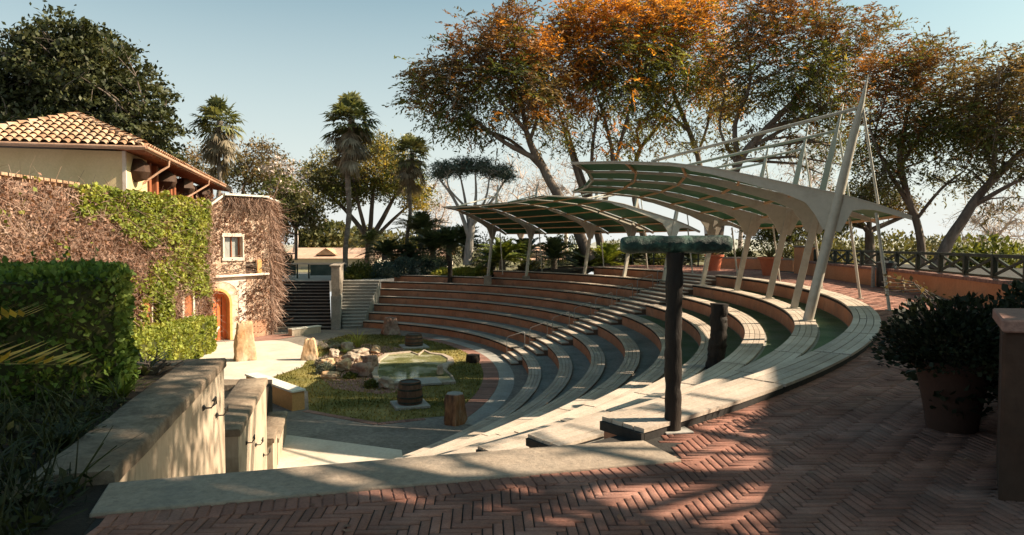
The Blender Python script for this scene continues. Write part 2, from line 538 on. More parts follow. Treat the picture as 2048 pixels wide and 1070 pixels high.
# pale haze low in the sky
geo = wn.new('ShaderNodeTexCoord')
sep = wn.new('ShaderNodeSeparateXYZ')
wl.new(geo.outputs['Generated'], sep.inputs[0])
hz = wn.new('ShaderNodeValToRGB')
hz.color_ramp.elements[0].position, hz.color_ramp.elements[0].color = 0.0, (.95, .95, .95, 1)
hz.color_ramp.elements[1].position, hz.color_ramp.elements[1].color = .42, (0, 0, 0, 1)
e_ = hz.color_ramp.elements.new(.17)
e_.color = (.56, .56, .56, 1)
wl.new(sep.outputs['Z'], hz.inputs['Fac'])
haze = wn.new('ShaderNodeMix')
haze.data_type = 'RGBA'
wl.new(hz.outputs['Color'], haze.inputs[0])
wl.new(tint.outputs[2], haze.inputs[6])
haze.inputs[7].default_value = (6.2, 6.35, 6.15, 1)
wl.new(haze.outputs[2], bg.inputs['Color'])
wl.new(bg.outputs['Background'], wo.inputs['Surface'])

sl = bpy.data.lights.new('sun', 'SUN')
sl.energy = 5.0
sl.angle = R(0.5)
sl.color = (1.0, .84, .64)
so = bpy.data.objects.new('sun', sl)
COL.objects.link(so)
sd = Vector((SUN_DIR.x * math.cos(SUN_EL), SUN_DIR.y * math.cos(SUN_EL), math.sin(SUN_EL)))
so.rotation_euler = sd.to_track_quat('Z', 'Y').to_euler()
so.location = sd * 60

cam = bpy.data.cameras.new('camera')
cam.lens, cam.sensor_width, cam.clip_end, cam.clip_start = 24, 36, 3000, .05
co = bpy.data.objects.new('camera', cam)
COL.objects.link(co)
co.location = (0, 0, CAM_H)
co.rotation_euler = (math.pi / 2 - PITCH, 0, 0)
SC.camera = co
SC.view_settings.view_transform = 'Standard'
SC.view_settings.look = 'None'
SC.view_settings.exposure = 1.32
SC.cycles.max_bounces = 6
SC.cycles.diffuse_bounces = 3
SC.cycles.glossy_bounces = 2
SC.cycles.transparent_max_bounces = 8
SC.cycles.transmission_bounces = 4

# ================================================================== amphitheatre geometry
CX, CY = -14.537, 27.043
R9, DR, DZ = 25.759, 1.1687, .4385
STAGE = -3.84
BW = .49                       # bench depth
ROW_R = {k: R9 - (9 - k) * DR for k in range(1, 11)}
ROW_Z = {k: .1 - (9 - k) * DZ for k in range(1, 10)}
TREAD = {0: STAGE}
for k in range(1, 9):
    TREAD[k] = ROW_Z[k] - .06


def ring(r, th, z):
    rr = r - 1.219 * math.cos(2 * th)
    return (CX + rr * math.cos(th), CY + rr * math.sin(th), z)


def curved_box(mb, r0, r1, z0, z1, ta, tb, step=.022):
    n = max(1, int(math.ceil((tb - ta) / step)))
    vs, fs = [], []
    for i in range(n + 1):
        t = ta + (tb - ta) * i / n
        vs += [ring(r0, t, z0), ring(r1, t, z0), ring(r1, t, z1), ring(r0, t, z1)]
    fs.append((0, 1, 2, 3))
    fs.append((n * 4 + 3, n * 4 + 2, n * 4 + 1, n * 4))
    for i in range(n):
        for k in range(4):
            k2 = (k + 1) % 4
            fs.append((i * 4 + k, (i + 1) * 4 + k, (i + 1) * 4 + k2, i * 4 + k2))
    mb.add(vs, fs)


def th_at_px(r, px, lo=R(20), hi=R(100)):
    """angle on a row whose point stands in pixel column px."""
    best = min((abs(ring(r, t, 0)[0] / ring(r, t, 0)[1] * FOC + 1024 - px), t) for t in np.linspace(lo, hi, 1600))
    return float(best[1])


NEAR_END = {9: -54.2, 8: -54.0, 7: -53.6, 6: -53.3, 5: -53, 4: -51.5, 3: -49.5, 2: -47.5, 1: -46}
NEAR_END = {k: R(v) for k, v in NEAR_END.items()}
AIS0, AIS1 = R(11.9), R(21.4)


def th_left(k):
    if k <= 6:
        r = ROW_R[k]
        return min((abs(ring(r, t, 0)[0] + 9.6), t) for t in np.linspace(R(50), R(88), 800))[1]
    return {7: th_at_px(ROW_R[7], 787), 8: th_at_px(ROW_R[8], 986), 9: th_at_px(ROW_R[9], 1186)}[k]


LEFT_END = {k: float(th_left(k)) for k in range(1, 10)}

# ---- the stepped terrace under the benches
t = MB()
for k in range(1, 9):
    ta = NEAR_END[k]
    tb = max(LEFT_END[k], LEFT_END[min(k + 1, 9)]) if k < 9 else LEFT_END[9]
    curved_box(t, ROW_R[k] + .2, ROW_R[k + 1] + .2, STAGE - .3, TREAD[k], ta, min(tb, LEFT_END[k]))
    t.cur = 0
terr = t.build('seating_terrace', M['tread_grey'])
props(terr, 'grey concrete terrace floor stepping up between the curved benches', 'terrace', kind='structure')
# green canopy light painted as strips on the upper treads, right-hand section
for k in (5, 6, 7, 8):
    g = MB()
    curved_box(g, ROW_R[k] + BW + .05, ROW_R[k + 1] + .0, TREAD[k] - .01, TREAD[k] + .006, NEAR_END[k] + .25, AIS0 - .02)
    o = g.build('tint_strip', M['tread_canopy_tint'])
    props(o, 'dark green strip, tinted canopy light painted on the tread between two upper benches', 'grass', 'painted canopy tint on the upper treads', 'stuff')
curved_core = MB()

BENCH_WORD = {1: 'lowest', 2: 'second', 3: 'third', 4: 'fourth', 5: 'fifth', 6: 'sixth', 7: 'seventh', 8: 'eighth', 9: 'topmost'}


def bench(k, ta, tb, label):
    mid = ring(ROW_R[k] + .25, (ta + tb) / 2, TREAD[k - 1])
    root = thing('curved_bench', label, 'bench', mid, 'curved benches of the amphitheatre')
    r, z = ROW_R[k], ROW_Z[k]
    w = MB()
    curved_box(w, r + .035, r + BW - .04, TREAD[k - 1] - .02, z - .112, ta + .0008, tb - .0008)
    w.build('bench_wall', M['bench_wall'], root, smooth=True)
    p = MB()
    bw = (BW - 3 * .012) / 4
    L = (tb - ta) * (r - .5)
    nseg = max(1, round(L / 2.4))
    for s in range(nseg):
        a = ta + (tb - ta) * s / nseg + .0012
        b = ta + (tb - ta) * (s + 1) / nseg - .0012
        for j in range(4):
            r0 = r + j * (bw + .012)
            dz = random.uniform(-.003, .003)
            curved_box(p, r0, r0 + bw, z - .034, z + dz, a, b)
    p.build('seat_planks', M['plank'], root, smooth=True, angle=30)
    d = MB()
    nb = int(L / .16)
    for i in range(nb):
        a = ta + (tb - ta) * (i + .25) / nb
        b = ta + (tb - ta) * (i + .8) / nb
        curved_box(d, r + .012, r + .05, z - .111, z - .035, a, b, .2)
    curved_box(d, r + .052, r + BW - .012, z - .1105, z - .0355, ta + .002, tb - .002)
    for a, b in ((ta, ta + .035 / r), (tb - .035 / r, tb)):
        curved_box(d, r + .002, r + BW - .002, z - .111, z - .035, a, b, .2)
    d.build('seat_battens', M['plank_dark'], root)
    return root


for k in range(1, 10):
    bench(k, AIS1, LEFT_END[k],
          f"{BENCH_WORD[k]} long curved bench up from the stage in the block by the wide stairs" if k < 8 else
          ('upper short curved bench in front of the far canopy posts' if k == 8 else
           'topmost short curved bench with shrubs right behind it near the far canopy'))
    bench(k, NEAR_END[k], AIS0,
          f"{BENCH_WORD[k]} curved plank bench in the block running from the aisle towards the brick plaza" if k != 8 else
          'curved plank bench carrying the leaning posts of the near canopy')

# ---- aisle steps
root = thing('aisle_stairs', 'narrow curved steps climbing between the two bench blocks', 'stairs', ring(20, (AIS0 + AIS1) / 2, STAGE))
a, b = AIS0 + .004, AIS1 - .004
st, dk = MB(), MB()
for k in range(1, 10):
    r = ROW_R[k]
    top = TREAD[k] if k < 9 else 0.0
    h = (top - TREAD[k - 1]) / 3
    z0 = TREAD[k - 1]
    for (ra, rb, z) in ((r - .45, r - .13, z0 + h), (r - .13, r + .205, z0 + 2 * h), (r + .195, r + .5, top + .004)):
        curved_box(st, ra - .035, rb, z - .05, z, a, b)
        curved_box(dk, ra, rb - .002, z0 - .02, z - .051, a + .003, b - .003)
st.build('step_treads', M['plank'], root)
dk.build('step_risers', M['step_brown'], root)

# ---- bent handrails along the aisle
for k in range(1, 9):
    th = AIS1 - .028
    r = ROW_R[k]
    z0 = TREAD[k - 1] + .14
    z1 = TREAD[k]
    pa, pb = Vector(ring(r - .28, th, z0)), Vector(ring(r + .62, th, z1))
    rail = thing('handrail', f"thin grey pipe handrail at the aisle end of the {BENCH_WORD[k]} bench", 'handrail', pa,
                 'handrails along the aisle steps')
    m = MB()
    u = Vector((0, 0, 1))
    m.tube([pa, pa + u * .8, pa + u * .86 + (pb - pa) * .06, pb + u * .84 - (pb - pa) * .06, pb + u * .8, pb], .016, 6)
    m.build('rail_pipe', M['rail_grey'], rail, smooth=True)
    for p in (pa, pb):
        MB().lathe([(.06, 0), (.06, .012), (.03, .02)], p, 10).build('foot_plate', M['rail_grey'], rail)

# ================================================================== ground sheets
def terrain_z(x, y):
    """ground beyond the theatre: level with the plaza on the right, a metre lower behind the left stairs."""
    s = min(1, max(0, (x + 4) / 10))
    s = s * s * (3 - 2 * s)
    base = -1.02 + s * .98
    f = min(1, max(0, (y - 58) / 60))
    return base * (1 - f) - 2.2 * f


gm = MB()
xs = np.concatenate([np.linspace(-900, -60, 8), np.linspace(-50, 50, 51), np.linspace(60, 900, 8)])
ys = np.concatenate([np.linspace(42, 120, 40), np.linspace(140, 1500, 9)])
idx = {}
vs, fs = [], []
for i, x in enumerate(xs):
    for j, y in enumerate(ys):
        idx[i, j] = len(vs)
        vs.append((x, y, terrain_z(x, y) - .02))


def theatre_hole(x, y):
    # keep the ground sheet away from the seating bowl and the stairs
    dx, dy = x - CX, y - CY
    th = math.atan2(dy, dx)
    rr = math.hypot(dx, dy) + 1.219 * math.cos(2 * th)
    if y < 47.4 and x < -8.5:
        return True
    lim = R9 + .3 if th < LEFT_END[9] else (ROW_R[8] + .35 if th < LEFT_END[8] else ROW_R[7] + .35)
    return rr < lim


for i in range(len(xs) - 1):
    for j in range(len(ys) - 1):
        cx, cy = (xs[i] + xs[i + 1]) / 2, (ys[j] + ys[j + 1]) / 2
        if theatre_hole(cx, cy) or theatre_hole(xs[i], ys[j]) or theatre_hole(xs[i + 1], ys[j]):
            continue
        fs.append((idx[i, j], idx[i + 1, j], idx[i + 1, j + 1], idx[i, j + 1]))
gm.add(vs, fs)
props(gm.build('ground', M['ground_far'], smooth=True), 'dry open ground beyond the theatre', 'ground', kind='structure')
# collar that closes the ground up to the back of the top rows
cm = MB()
n = 120
vs, fs = [], []
for i in range(n + 1):
    th = AIS1 + (R(84) - AIS1) * i / n
    if th < LEFT_END[9]:
        r0 = R9 + .2
    elif th < LEFT_END[8]:
        r0 = ROW_R[8] + BW - .02
    else:
        r0 = ROW_R[7] + BW - .02
    a, c_, b = ring(r0, th, 0), ring(r0 + .7, th, 0), ring(R9 + 4.2, th, 0)
    za = ROW_Z[7] - .09 if th > LEFT_END[8] else ROW_Z[8] - .09 if th > LEFT_END[9] else -.01
    vs += [(a[0], a[1], za), (c_[0], c_[1], max(terrain_z(c_[0], c_[1]), za) + .01), (b[0], b[1], terrain_z(b[0], b[1]) + .01)]
for i in range(n):
    for k_ in (0, 1):
        fs.append((3 * i + k_, 3 * i + k_ + 1, 3 * i + k_ + 4, 3 * i + k_ + 3))
cm.add(vs, fs)
props(cm.build('bed_ground', M['soil'], smooth=True), 'planted earth bank behind the top benches', 'ground', kind='structure')

# ---- lower ground sheet under everything near (mortar colour under the paving) and garden soil at left
pm = MB()
n = 150
vs, fs = [], []
for i in range(n + 1):
    th = R(-62) + (R(38) - R(-62)) * i / n
    a = ring(R9 + .22, th, -.008)
    out = ring(R9 + 26, th, -.008)
    vs += [a, out]
for i in range(n):
    fs.append((2 * i, 2 * i + 1, 2 * i + 3, 2 * i + 2))
pm.add(vs, fs)
props(pm.build('plaza_bed', M['mortar']), 'dark mortar bed under the brick paving', 'ground', kind='structure')
pm = MB()
pm.add([(-1.0, -12, -.0085), (14, -12, -.0085), (14, 3.2, -.0085), (1.2, 5.1, -.0085), (-2.5, 4.1, -.0085), (-2.0, 1.6, -.0085)], [(0, 1, 2, 3, 4, 5)])
props(pm.build('lower_plaza_bed', M['mortar']), 'dark mortar bed under the near brick paving', 'ground', kind='structure')

# ---- herringbone brick paving
AX = .04
ux, uy = math.cos(AX), math.sin(AX)
BL, NB = .236, 4
cw = BL / NB
joint = .0075
CURB_N = [(-2.41, 3.96), (-1.04, 4.33), (1.21, 4.93)]
CURB_F = [(-2.63, 4.46), (-.54, 5.04), (1.04, 5.46)]


def curb_y(x):
    return 3.96 + (x + 2.41) * .268


def in_plaza(x, y):
    if y < 1.4 or x < -2.41 + (3.96 - y) * .26 or abs(x) > y * .80 + .8:
        return False
    if x < 1.25:
        return y < curb_y(x) + .12
    th = math.atan2(y - CY, x - CX)
    rr = math.hypot(x - CX, y - CY) + 1.219 * math.cos(2 * th)
    if rr < R9 + BW * .55 or th > R(44):
        return False
    # inside of the low garden wall
    if y < 15.3:
        return x < 11.8
    return x < np.interp(y, [15.3, 20, 25.7, 35.3, 44], [11.7, 12.75, 13.6, 15.1, 14.4])


V, Fq = [], []
N0 = 620
cells = []
for i in range(-110, 520):
    for j in range(-60, 820):
        d = (i - j) % (2 * NB)
        if d == 0:
            w, h = NB, 1
        elif d == 2 * NB - 1:
            w, h = 1, NB
        else:
            continue
        x0, y0 = i * cw, j * cw
        gx, gy = x0 + w * cw / 2, y0 + h * cw / 2
        X, Y = gx * ux - gy * uy - 2, gx * uy + gy * ux + 1
        if in_plaza(X, Y):
            cells.append((x0, y0, w * cw, h * cw))
for (x0, y0, w, h) in cells:
    z = random.gauss(0, .0016)
    tx, ty = random.gauss(0, .0012), random.gauss(0, .0012)
    x1, y1 = x0 + w - joint, y0 + h - joint
    b = .005
    n = len(V)
    for (px, py, pz) in ((x0, y0, -.012), (x1, y0, -.012), (x1, y1, -.012), (x0, y1, -.012),
                         (x0, y0, z - b * .8), (x1, y0, z - b * .8), (x1, y1, z - b * .8), (x0, y1, z - b * .8),
                         (x0 + b, y0 + b, z - tx - ty), (x1 - b, y0 + b, z + tx - ty), (x1 - b, y1 - b, z + tx + ty), (x0 + b, y1 - b, z - tx + ty)):
        V.append((px * ux - py * uy - 2, px * uy + py * ux + 1, pz))
    Fq += [(n, n + 1, n + 5, n + 4), (n + 1, n + 2, n + 6, n + 5), (n + 2, n + 3, n + 7, n + 6), (n + 3, n, n + 4, n + 7),
           (n + 4, n + 5, n + 9, n + 8), (n + 5, n + 6, n + 10, n + 9), (n + 6, n + 7, n + 11, n + 10), (n + 7, n + 4, n + 8, n + 11),
           (n + 8, n + 9, n + 10, n + 11)]
print('bricks', len(cells))
props(mesh_np('brick_plaza', V, Fq, M['brick_paver']), 'herringbone red brick paving of the upper plaza', 'paving', kind='structure')
# soldier course along the kerb
V, Fq = [], []
s = MB()
L = 3.85
nb = int(L / .072)
for i in range(nb):
    d = (i + .5) * .072
    x = -2.36 + d * .966
    y = curb_y(x) - .105
    s.box((x, y, -.004 + random.gauss(0, .0015)), (.064, .20, .02), math.atan(.268))
props(s.build('edge_bricks', M['brick_paver'], bevel=.004), 'row of bricks laid along the concrete kerb', 'paving', kind='structure')

# ---- concrete kerb at the head of the stairs
c = MB()
c.prism([(-2.47, 3.93), (1.24, 4.925), (1.06, 5.42), (.62, 5.34), (-.54, 5.05), (-2.66, 4.45)], -.3, .022)
props(c.build('stair_kerb', M['curb'], bevel=.012, seg=2), 'long worn concrete kerb between the brick paving and the stairs', 'kerb', kind='structure')

# ---- stage floor and its sheets
def sheet(name, poly, z, mat, label, cat='ground', kind='structure'):
    m = MB()
    m.add([(p[0], p[1], z) for p in poly], [tuple(range(len(poly)))])
    me = m.build(name, mat)
    if me.data.polygons[0].normal.z < 0:
        me.data.flip_normals()
    return props(me, label, cat, kind=kind)


def arc(r, a, b, n=60):
    return [ring(r, R(a) + (R(b) - R(a)) * i / n, 0)[:2] for i in range(n + 1)]


sheet('stage_floor', [(-20, 10), (4.6, 10), (4.6, 47), (-20, 47)], STAGE, M['stage_pave'], 'mottled grey concrete floor around the stage')
sheet('stone_ring', arc(15.85, -27, 50) + list(reversed(arc(15.24, -27, 50))), STAGE + .004, M['ring_stone'],
      'pale stone band curving in front of the lowest bench', 'path')
near_line = [(-1.85, 20.72), (-2.69, 20.94), (-4.05, 20.35), (-6.71, 21.95)]
rb = MB()
for i in range(150):
    a0 = R(-25.5) + R(80) * i / 150
    curved_box(rb, 14.6, 15.22, STAGE - .02, STAGE + .012 + random.gauss(0, .002), a0, a0 + R(80) / 150 - .0006, .2)
for (a, b) in ((near_line[1], near_line[2]), (near_line[2], near_line[3])):
    d = math.dist(a, b)
    nn = int(d / .12)
    ang = math.atan2(b[1] - a[1], b[0] - a[0])
    for i in range(nn):
        q = (i + .5) / nn
        rb.box((a[0] + (b[0] - a[0]) * q, a[1] + (b[1] - a[1]) * q, STAGE + .0), (.108, .24, .03), ang)
props(rb.build('brick_border', M['ring_brick']), 'curved brick border round the lawn', 'path', kind='structure')
lawn_poly = [(-2.75, 21.06), (-4.05, 20.48), (-6.6, 22.0), (-7.5, 24.9), (-9.7, 27.3), (-9.3, 29.8), (-9.6, 33), (-10.6, 37.4), (-9.8, 40.2)] + \
    list(reversed(arc(14.6, -24.5, 62)))
sheet('lawn', lawn_poly, STAGE + .008, M['lawn'], 'mown lawn in the middle of the stage', 'lawn')
gN = 26000
gx, gy = rng.uniform(-10.6, .6, gN), rng.uniform(20.4, 41, gN)
lp = lawn_poly
ins = np.zeros(gN, bool)
for i2 in range(len(lp)):
    (x1, y1), (x2, y2) = lp[i2], lp[i2 - 1]
    c_ = ((y1 > gy) != (y2 > gy)) & (gx < (x2 - x1) * (gy - y1) / (y2 - y1 + 1e-9) + x1)
    ins ^= c_
gx, gy = gx[ins], gy[ins]
n_ = len(gx)
an = rng.uniform(0, 6.283, n_)
hh_ = rng.uniform(.03, .09, n_)
V = np.empty((n_, 4, 3))
ww = .022
V[:, 0] = np.c_[gx - np.cos(an) * ww, gy - np.sin(an) * ww, np.full(n_, STAGE + .006)]
V[:, 1] = np.c_[gx + np.cos(an) * ww, gy + np.sin(an) * ww, np.full(n_, STAGE + .006)]
lean = rng.normal(0, .03, (n_, 2))
V[:, 2] = np.c_[gx + lean[:, 0] + np.cos(an) * .006, gy + lean[:, 1] + np.sin(an) * .006, STAGE + .006 + hh_]
V[:, 3] = np.c_[gx + lean[:, 0] - np.cos(an) * .006, gy + lean[:, 1] - np.sin(an) * .006, STAGE + .006 + hh_]
props(mesh_np('grass', V.reshape(-1, 3), np.arange(n_ * 4).reshape(n_, 4), M['grass_blade']), 'short uneven grass blades on the stage lawn', 'grass', kind='stuff')
cen = (-12.3, 31.8)
pat = [(-16.2, 37.2), (-14.2, 38.3), (-12.4, 37.6), (-10.9, 35.6), (-9.7, 32.5), (-9.2, 29.7), (-9.75, 27.4), (-11.8, 26.0), (-16.4, 26.0)]
sheet('white_patio', pat, STAGE + .014, M['patio'], 'bright pale paved patio in front of the tower', 'paving')
sheet('entry_paving', [(-6.4, 18.9), (-2.85, 17.45), (-2.2, 14.2), (-5.2, 12.4)], STAGE + .10, M['stage_light'], 'pale concrete landing at the foot of the near stairs', 'paving')
e = MB()
e.prism([(-6.4, 18.9), (-2.85, 17.45), (-2.2, 14.2), (-5.2, 12.4)], STAGE - .05, STAGE + .096)
props(e.build('landing', M['stage_light']), 'low step edge of the pale landing', 'paving', kind='structure')

# ---- near stairs, mostly hidden below the kerb
root = thing('entry_stairs', 'pale concrete stairs dropping away behind the worn kerb', 'stairs', (-1.6, 8, -1.8))
m = MB()
T0, T1 = ((-2.62, 4.5), (.66, 5.42)), ((-4.85, 12.6), (-3.0, 13.2))
ns = 24
for i in range(ns):
    z = -.02 - (i + 1) * (3.70 / ns)
    def lerp(q):
        return [tuple(T0[s][c] + (T1[s][c] - T0[s][c]) * q for c in (0, 1)) for s in (0, 1)]
    A, B = lerp(i / ns), lerp((i + 1) / ns)
    m.prism([A[0], A[1], B[1], B[0]], STAGE - .1, z)
m.build('stair_steps', M['stage_light'], root)

# side earth / retaining at the near end of the seat rows
# ================================================================== shade canopies
def beam_curve(a):
    return float(np.interp(a, [-7.2, -6.2, -5, -3.42, -2.4, -1.39, -.4, .65, 1.4, 2.17, 2.3],
                           [3.90, 3.89, 3.86, 3.74, 3.58, 3.33, 3.07, 2.80, 2.55, 2.24, 2.18]))


def beam_depth(a):
    return float(np.interp(a, [-7.2, -4.5, -3.07, -2.9, -1.9, -.6, -.1, .12, .3, .7, .95, 1.3, 2.17, 2.3],
                           [.045, .065, .085, .15, .20, .28, .38, .62, .95, .92, .32, .16, .09, .08]))


MAST_PX = [1617.5, 1589, 1538, 1474, 1405, 1328, 1248.5, 1169, 1052, 975]


def mast_base(i):
    if i < 8:
        r = ROW_R[8] + .32
        th = th_at_px(r, MAST_PX[i], R(-30), R(60))
        p = ring(r, th, ROW_Z[8])
        return p
    return ((.94, 45.77, ROW_Z[7]), (-1.64, 46.3, ROW_Z[7]))[i - 8]


def canopy(ids, label, base_z_back):
    B = [Vector(mast_base(i)) for i in ids]
    root = thing('shade_canopy', label, 'canopy', tuple(B[len(B) // 2]), 'steel shade canopies over the seats')
    nrm = [Vector((b.x - CX, b.y - CY, 0)).normalized() for b in B]
    inner = [(-6.25 if i < 5 else -6.8 if i == 5 else -6.6 if i == 6 else -6.2 if i == 7 else -5.4 if i == 8 else -4.7) for i in ids]
    P = lambda j, a, z: (B[j] + nrm[j] * a).to_tuple()[:2] + (z,)
    for j, i in enumerate(ids):
        n = nrm[j]
        side = Vector((-n.y, n.x, 0))
        zb = B[j].z
        m = MB()
        if i == 0:
            pth = [(0, zb), (.25, zb + 1.2), (.62, 2.6), (.95, 4.2), (1.12, 5.0), (1.24, 5.62)]
            m.tube([P(j, a, z) for a, z in pth], [.125, .125, .12, .10, .06, .008], 14)
        else:
            pth = [(0, zb), (.62, 2.6), (.95, 4.2), (1.24, 5.6)]
            w = [.20, .20, .15, .02]
            tp = [P(j, a - ww / 2, z) for (a, z), ww in zip(pth, w)]
            bt = [P(j, a + ww / 2, z) for (a, z), ww in zip(pth, w)]
            m.strip_plate(tp, bt, side, .13)
        m.build('mast', M['steel_cream'], root, smooth=True, bevel=.012 if i else 0)
        f = MB()
        f.box((B[j].x, B[j].y, zb + .012), (.36, .36, .024), math.atan2(n.y, n.x))
        f.build('base_plate', M['steel_cream'], root)
        # curved plate beam with flanges
        m = MB()
        aa = [a for a in np.linspace(inner[j], 2.2, 34)]
        aa = sorted(set(aa + [-3.07, -2.9, -.1, .12, .3, .7, .95]))
        tops = [P(j, a, beam_curve(a)) for a in aa]
        bots = [P(j, a, beam_curve(a) - beam_depth(a)) for a in aa]
        m.strip_plate(tops, bots, side, .07)
        t2 = [P(j, a, beam_curve(a) + .012) for a in aa]
        b2 = [P(j, a, beam_curve(a) - .012) for a in aa]
        m.strip_plate(t2, b2, side, .17)
        m.build('beam', M['steel_cream'], root, smooth=True, angle=25)
        # back strut and tie rods
        m = MB()
        gz = base_z_back(j)
        q = Vector(P(j, 1.46, beam_curve(1.46) - .2))
        m.tube([q, P(j, 1.78, gz)], .038, 8)
        m.lathe([(.09, 0), (.09, .015), (.04, .02)], P(j, 1.78, gz), 10)
        m.build('strut', M['steel_cream'], root, smooth=True)
        m = MB()
        m.tube([P(j, 1.10, 4.85), P(j, -3.95, beam_curve(-3.95) + .03)], .042, 8)
        m.build('tie_rod', M['steel_cream'], root, smooth=True)
        m = MB()
        m.tube([P(j, 1.13, 4.85), P(j, 1.5, beam_curve(1.5) + .02)], .03, 8)
        m.build('tie_rod', M['steel_cream'], root, smooth=True)
    # purlins and sheets bay by bay
    rel = [.015, .19, .37, .55, .72, .86, .985]
    for j in range(len(ids) - 1):
        for q in rel:
            a0 = inner[j] + (2.17 - inner[j]) * q
            a1 = inner[j + 1] + (2.17 - inner[j + 1]) * q
            m = MB()
            m.bar(P(j, a0, beam_curve(a0) - .035), P(j + 1, a1, beam_curve(a1) - .035), .06, .07)
            m.build('purlin', M['purlin'] if q > .1 else M['steel_cream'], root)
        vs, fs = [], []
        na, gap = 26, .035
        for s in range(na + 1):
            q = s / na
            for e in (gap, 1 - gap):
                a0 = inner[j] + (2.17 - inner[j]) * q
                a1 = inner[j + 1] + (2.17 - inner[j + 1]) * q
                p0, p1 = Vector(P(j, a0, beam_curve(a0) + .018)), Vector(P(j + 1, a1, beam_curve(a1) + .018))
                v = p0 + (p1 - p0) * e
                vs += [v, v + Vector((0, 0, .012))]
        for s in range(na):
            o = s * 4
            fs += [(o, o + 2, o + 6, o + 4), (o + 1, o + 5, o + 7, o + 3), (o, o + 4, o + 5, o + 1), (o + 2, o + 3, o + 7, o + 6)]
        fs += [(0, 1, 3, 2), (na * 4, na * 4 + 2, na * 4 + 3, na * 4 + 1)]
        m = MB()
        m.add(vs, fs)
        m.build('roof_sheet', M['sheet'], root, smooth=True, angle=25)
    for j, i in enumerate(ids):
        if i >= 8:
            m = MB()
            b = B[j]
            m.prism([(b.x - .25, b.y - .55), (b.x + .25, b.y - .55), (b.x + .25, b.y + .3), (b.x - .25, b.y + .3)], ROW_Z[6], b.z + .18)
            m.build('plinth', M['concrete'], root, bevel=.02)
    return root


canopy(range(0, 5), 'near cream steel canopy with dark green roof sheets and tall leaning masts', lambda j: 0.0)
canopy(range(5, 10), 'far lower steel canopy with slim posts in front of the spiky cycads', lambda j: [0, 0, -.05, -.4, -.6][j])

# ================================================================== posts
def log_thing(mb, path, rad, seg=18, n=14, amp=.12, seed=0.0, ends=False):
    """a knotty log: a tube whose surface swells and dips."""
    P = [Vector(p) for p in path]
    pts, rr = [], []
    for s in range(seg + 1):
        q = s / seg * (len(P) - 1)
        i = min(int(q), len(P) - 2)
        pts.append(P[i].lerp(P[i + 1], q - i))
    k = len(mb.v)
    rr = [rad * ((.72, .9, .97)[min(s, seg - s)] if ends and min(s, seg - s) < 3 else 1.0) for s in range(seg + 1)]
    mb.tube(pts, rr, n)
    for i in range(k, len(mb.v)):
        v = Vector(mb.v[i])
        c = min(pts, key=lambda p: (p - v).length)
        d = v - c
        f = 1 + amp * (mnoise.noise(v * 9 + Vector((seed, 0, 0))) + .6 * mnoise.noise(v * 23 + Vector((seed, 3, 0))))
        mb.v[i] = (c + d * f).to_tuple()


tp = (1.37, 5.76, 0)
root = thing('tee_post', 'tall dark timber post with a thick green mossy log across its top', 'post', tp)
m = MB()
log_thing(m, [(tp[0], tp[1], .01), (tp[0] - .005, tp[1], .8), (tp[0] + .005, tp[1], 1.52)], .069, 40, 18, .16)
m.build('post_shaft', M['old_wood'], root, smooth=True)
m = MB()
log_thing(m, [(tp[0] - .45, tp[1] + .02, 1.585), (tp[0], tp[1], 1.59), (tp[0] + .47, tp[1] - .03, 1.592)], .073, 60, 22, .13, 4, True)
m.build('crossbar', M['moss_log'], root, smooth=True)
m = MB()
m.box((tp[0] + .02, tp[1] - .01, .008), (.25, .18, .016), .2)
m.build('base_plate', M['ring_stone'], root, bevel=.004)

# carved posts among the rows
root = thing('carved_post', 'thick dark carved timber post standing behind the sixth near bench', 'post', (4.66, 15.5, TREAD[6]))
m = MB()
log_thing(m, [(4.62, 15.5, TREAD[6] - .02), (4.70, 15.5, TREAD[6] + .7), (4.72, 15.5, TREAD[6] + 1.5)], .19, 22, 18, .22, 9)
m.build('post_shaft', M['old_wood'], root, smooth=True)
px = on_level(900, 566, TREAD[6])
th = th_at_px(ROW_R[7] - .2, 900)
q = ring(ROW_R[7] - .2, th, TREAD[6])
root = thing('carved_post', 'slim dark carved timber post rising through the far left benches', 'post', q)
m = MB()
log_thing(m, [(q[0], q[1], q[2]), (q[0], q[1], q[2] + 1.6)], .17, 20, 14, .2, 19)
m.build('post_shaft', M['old_wood'], root, smooth=True)

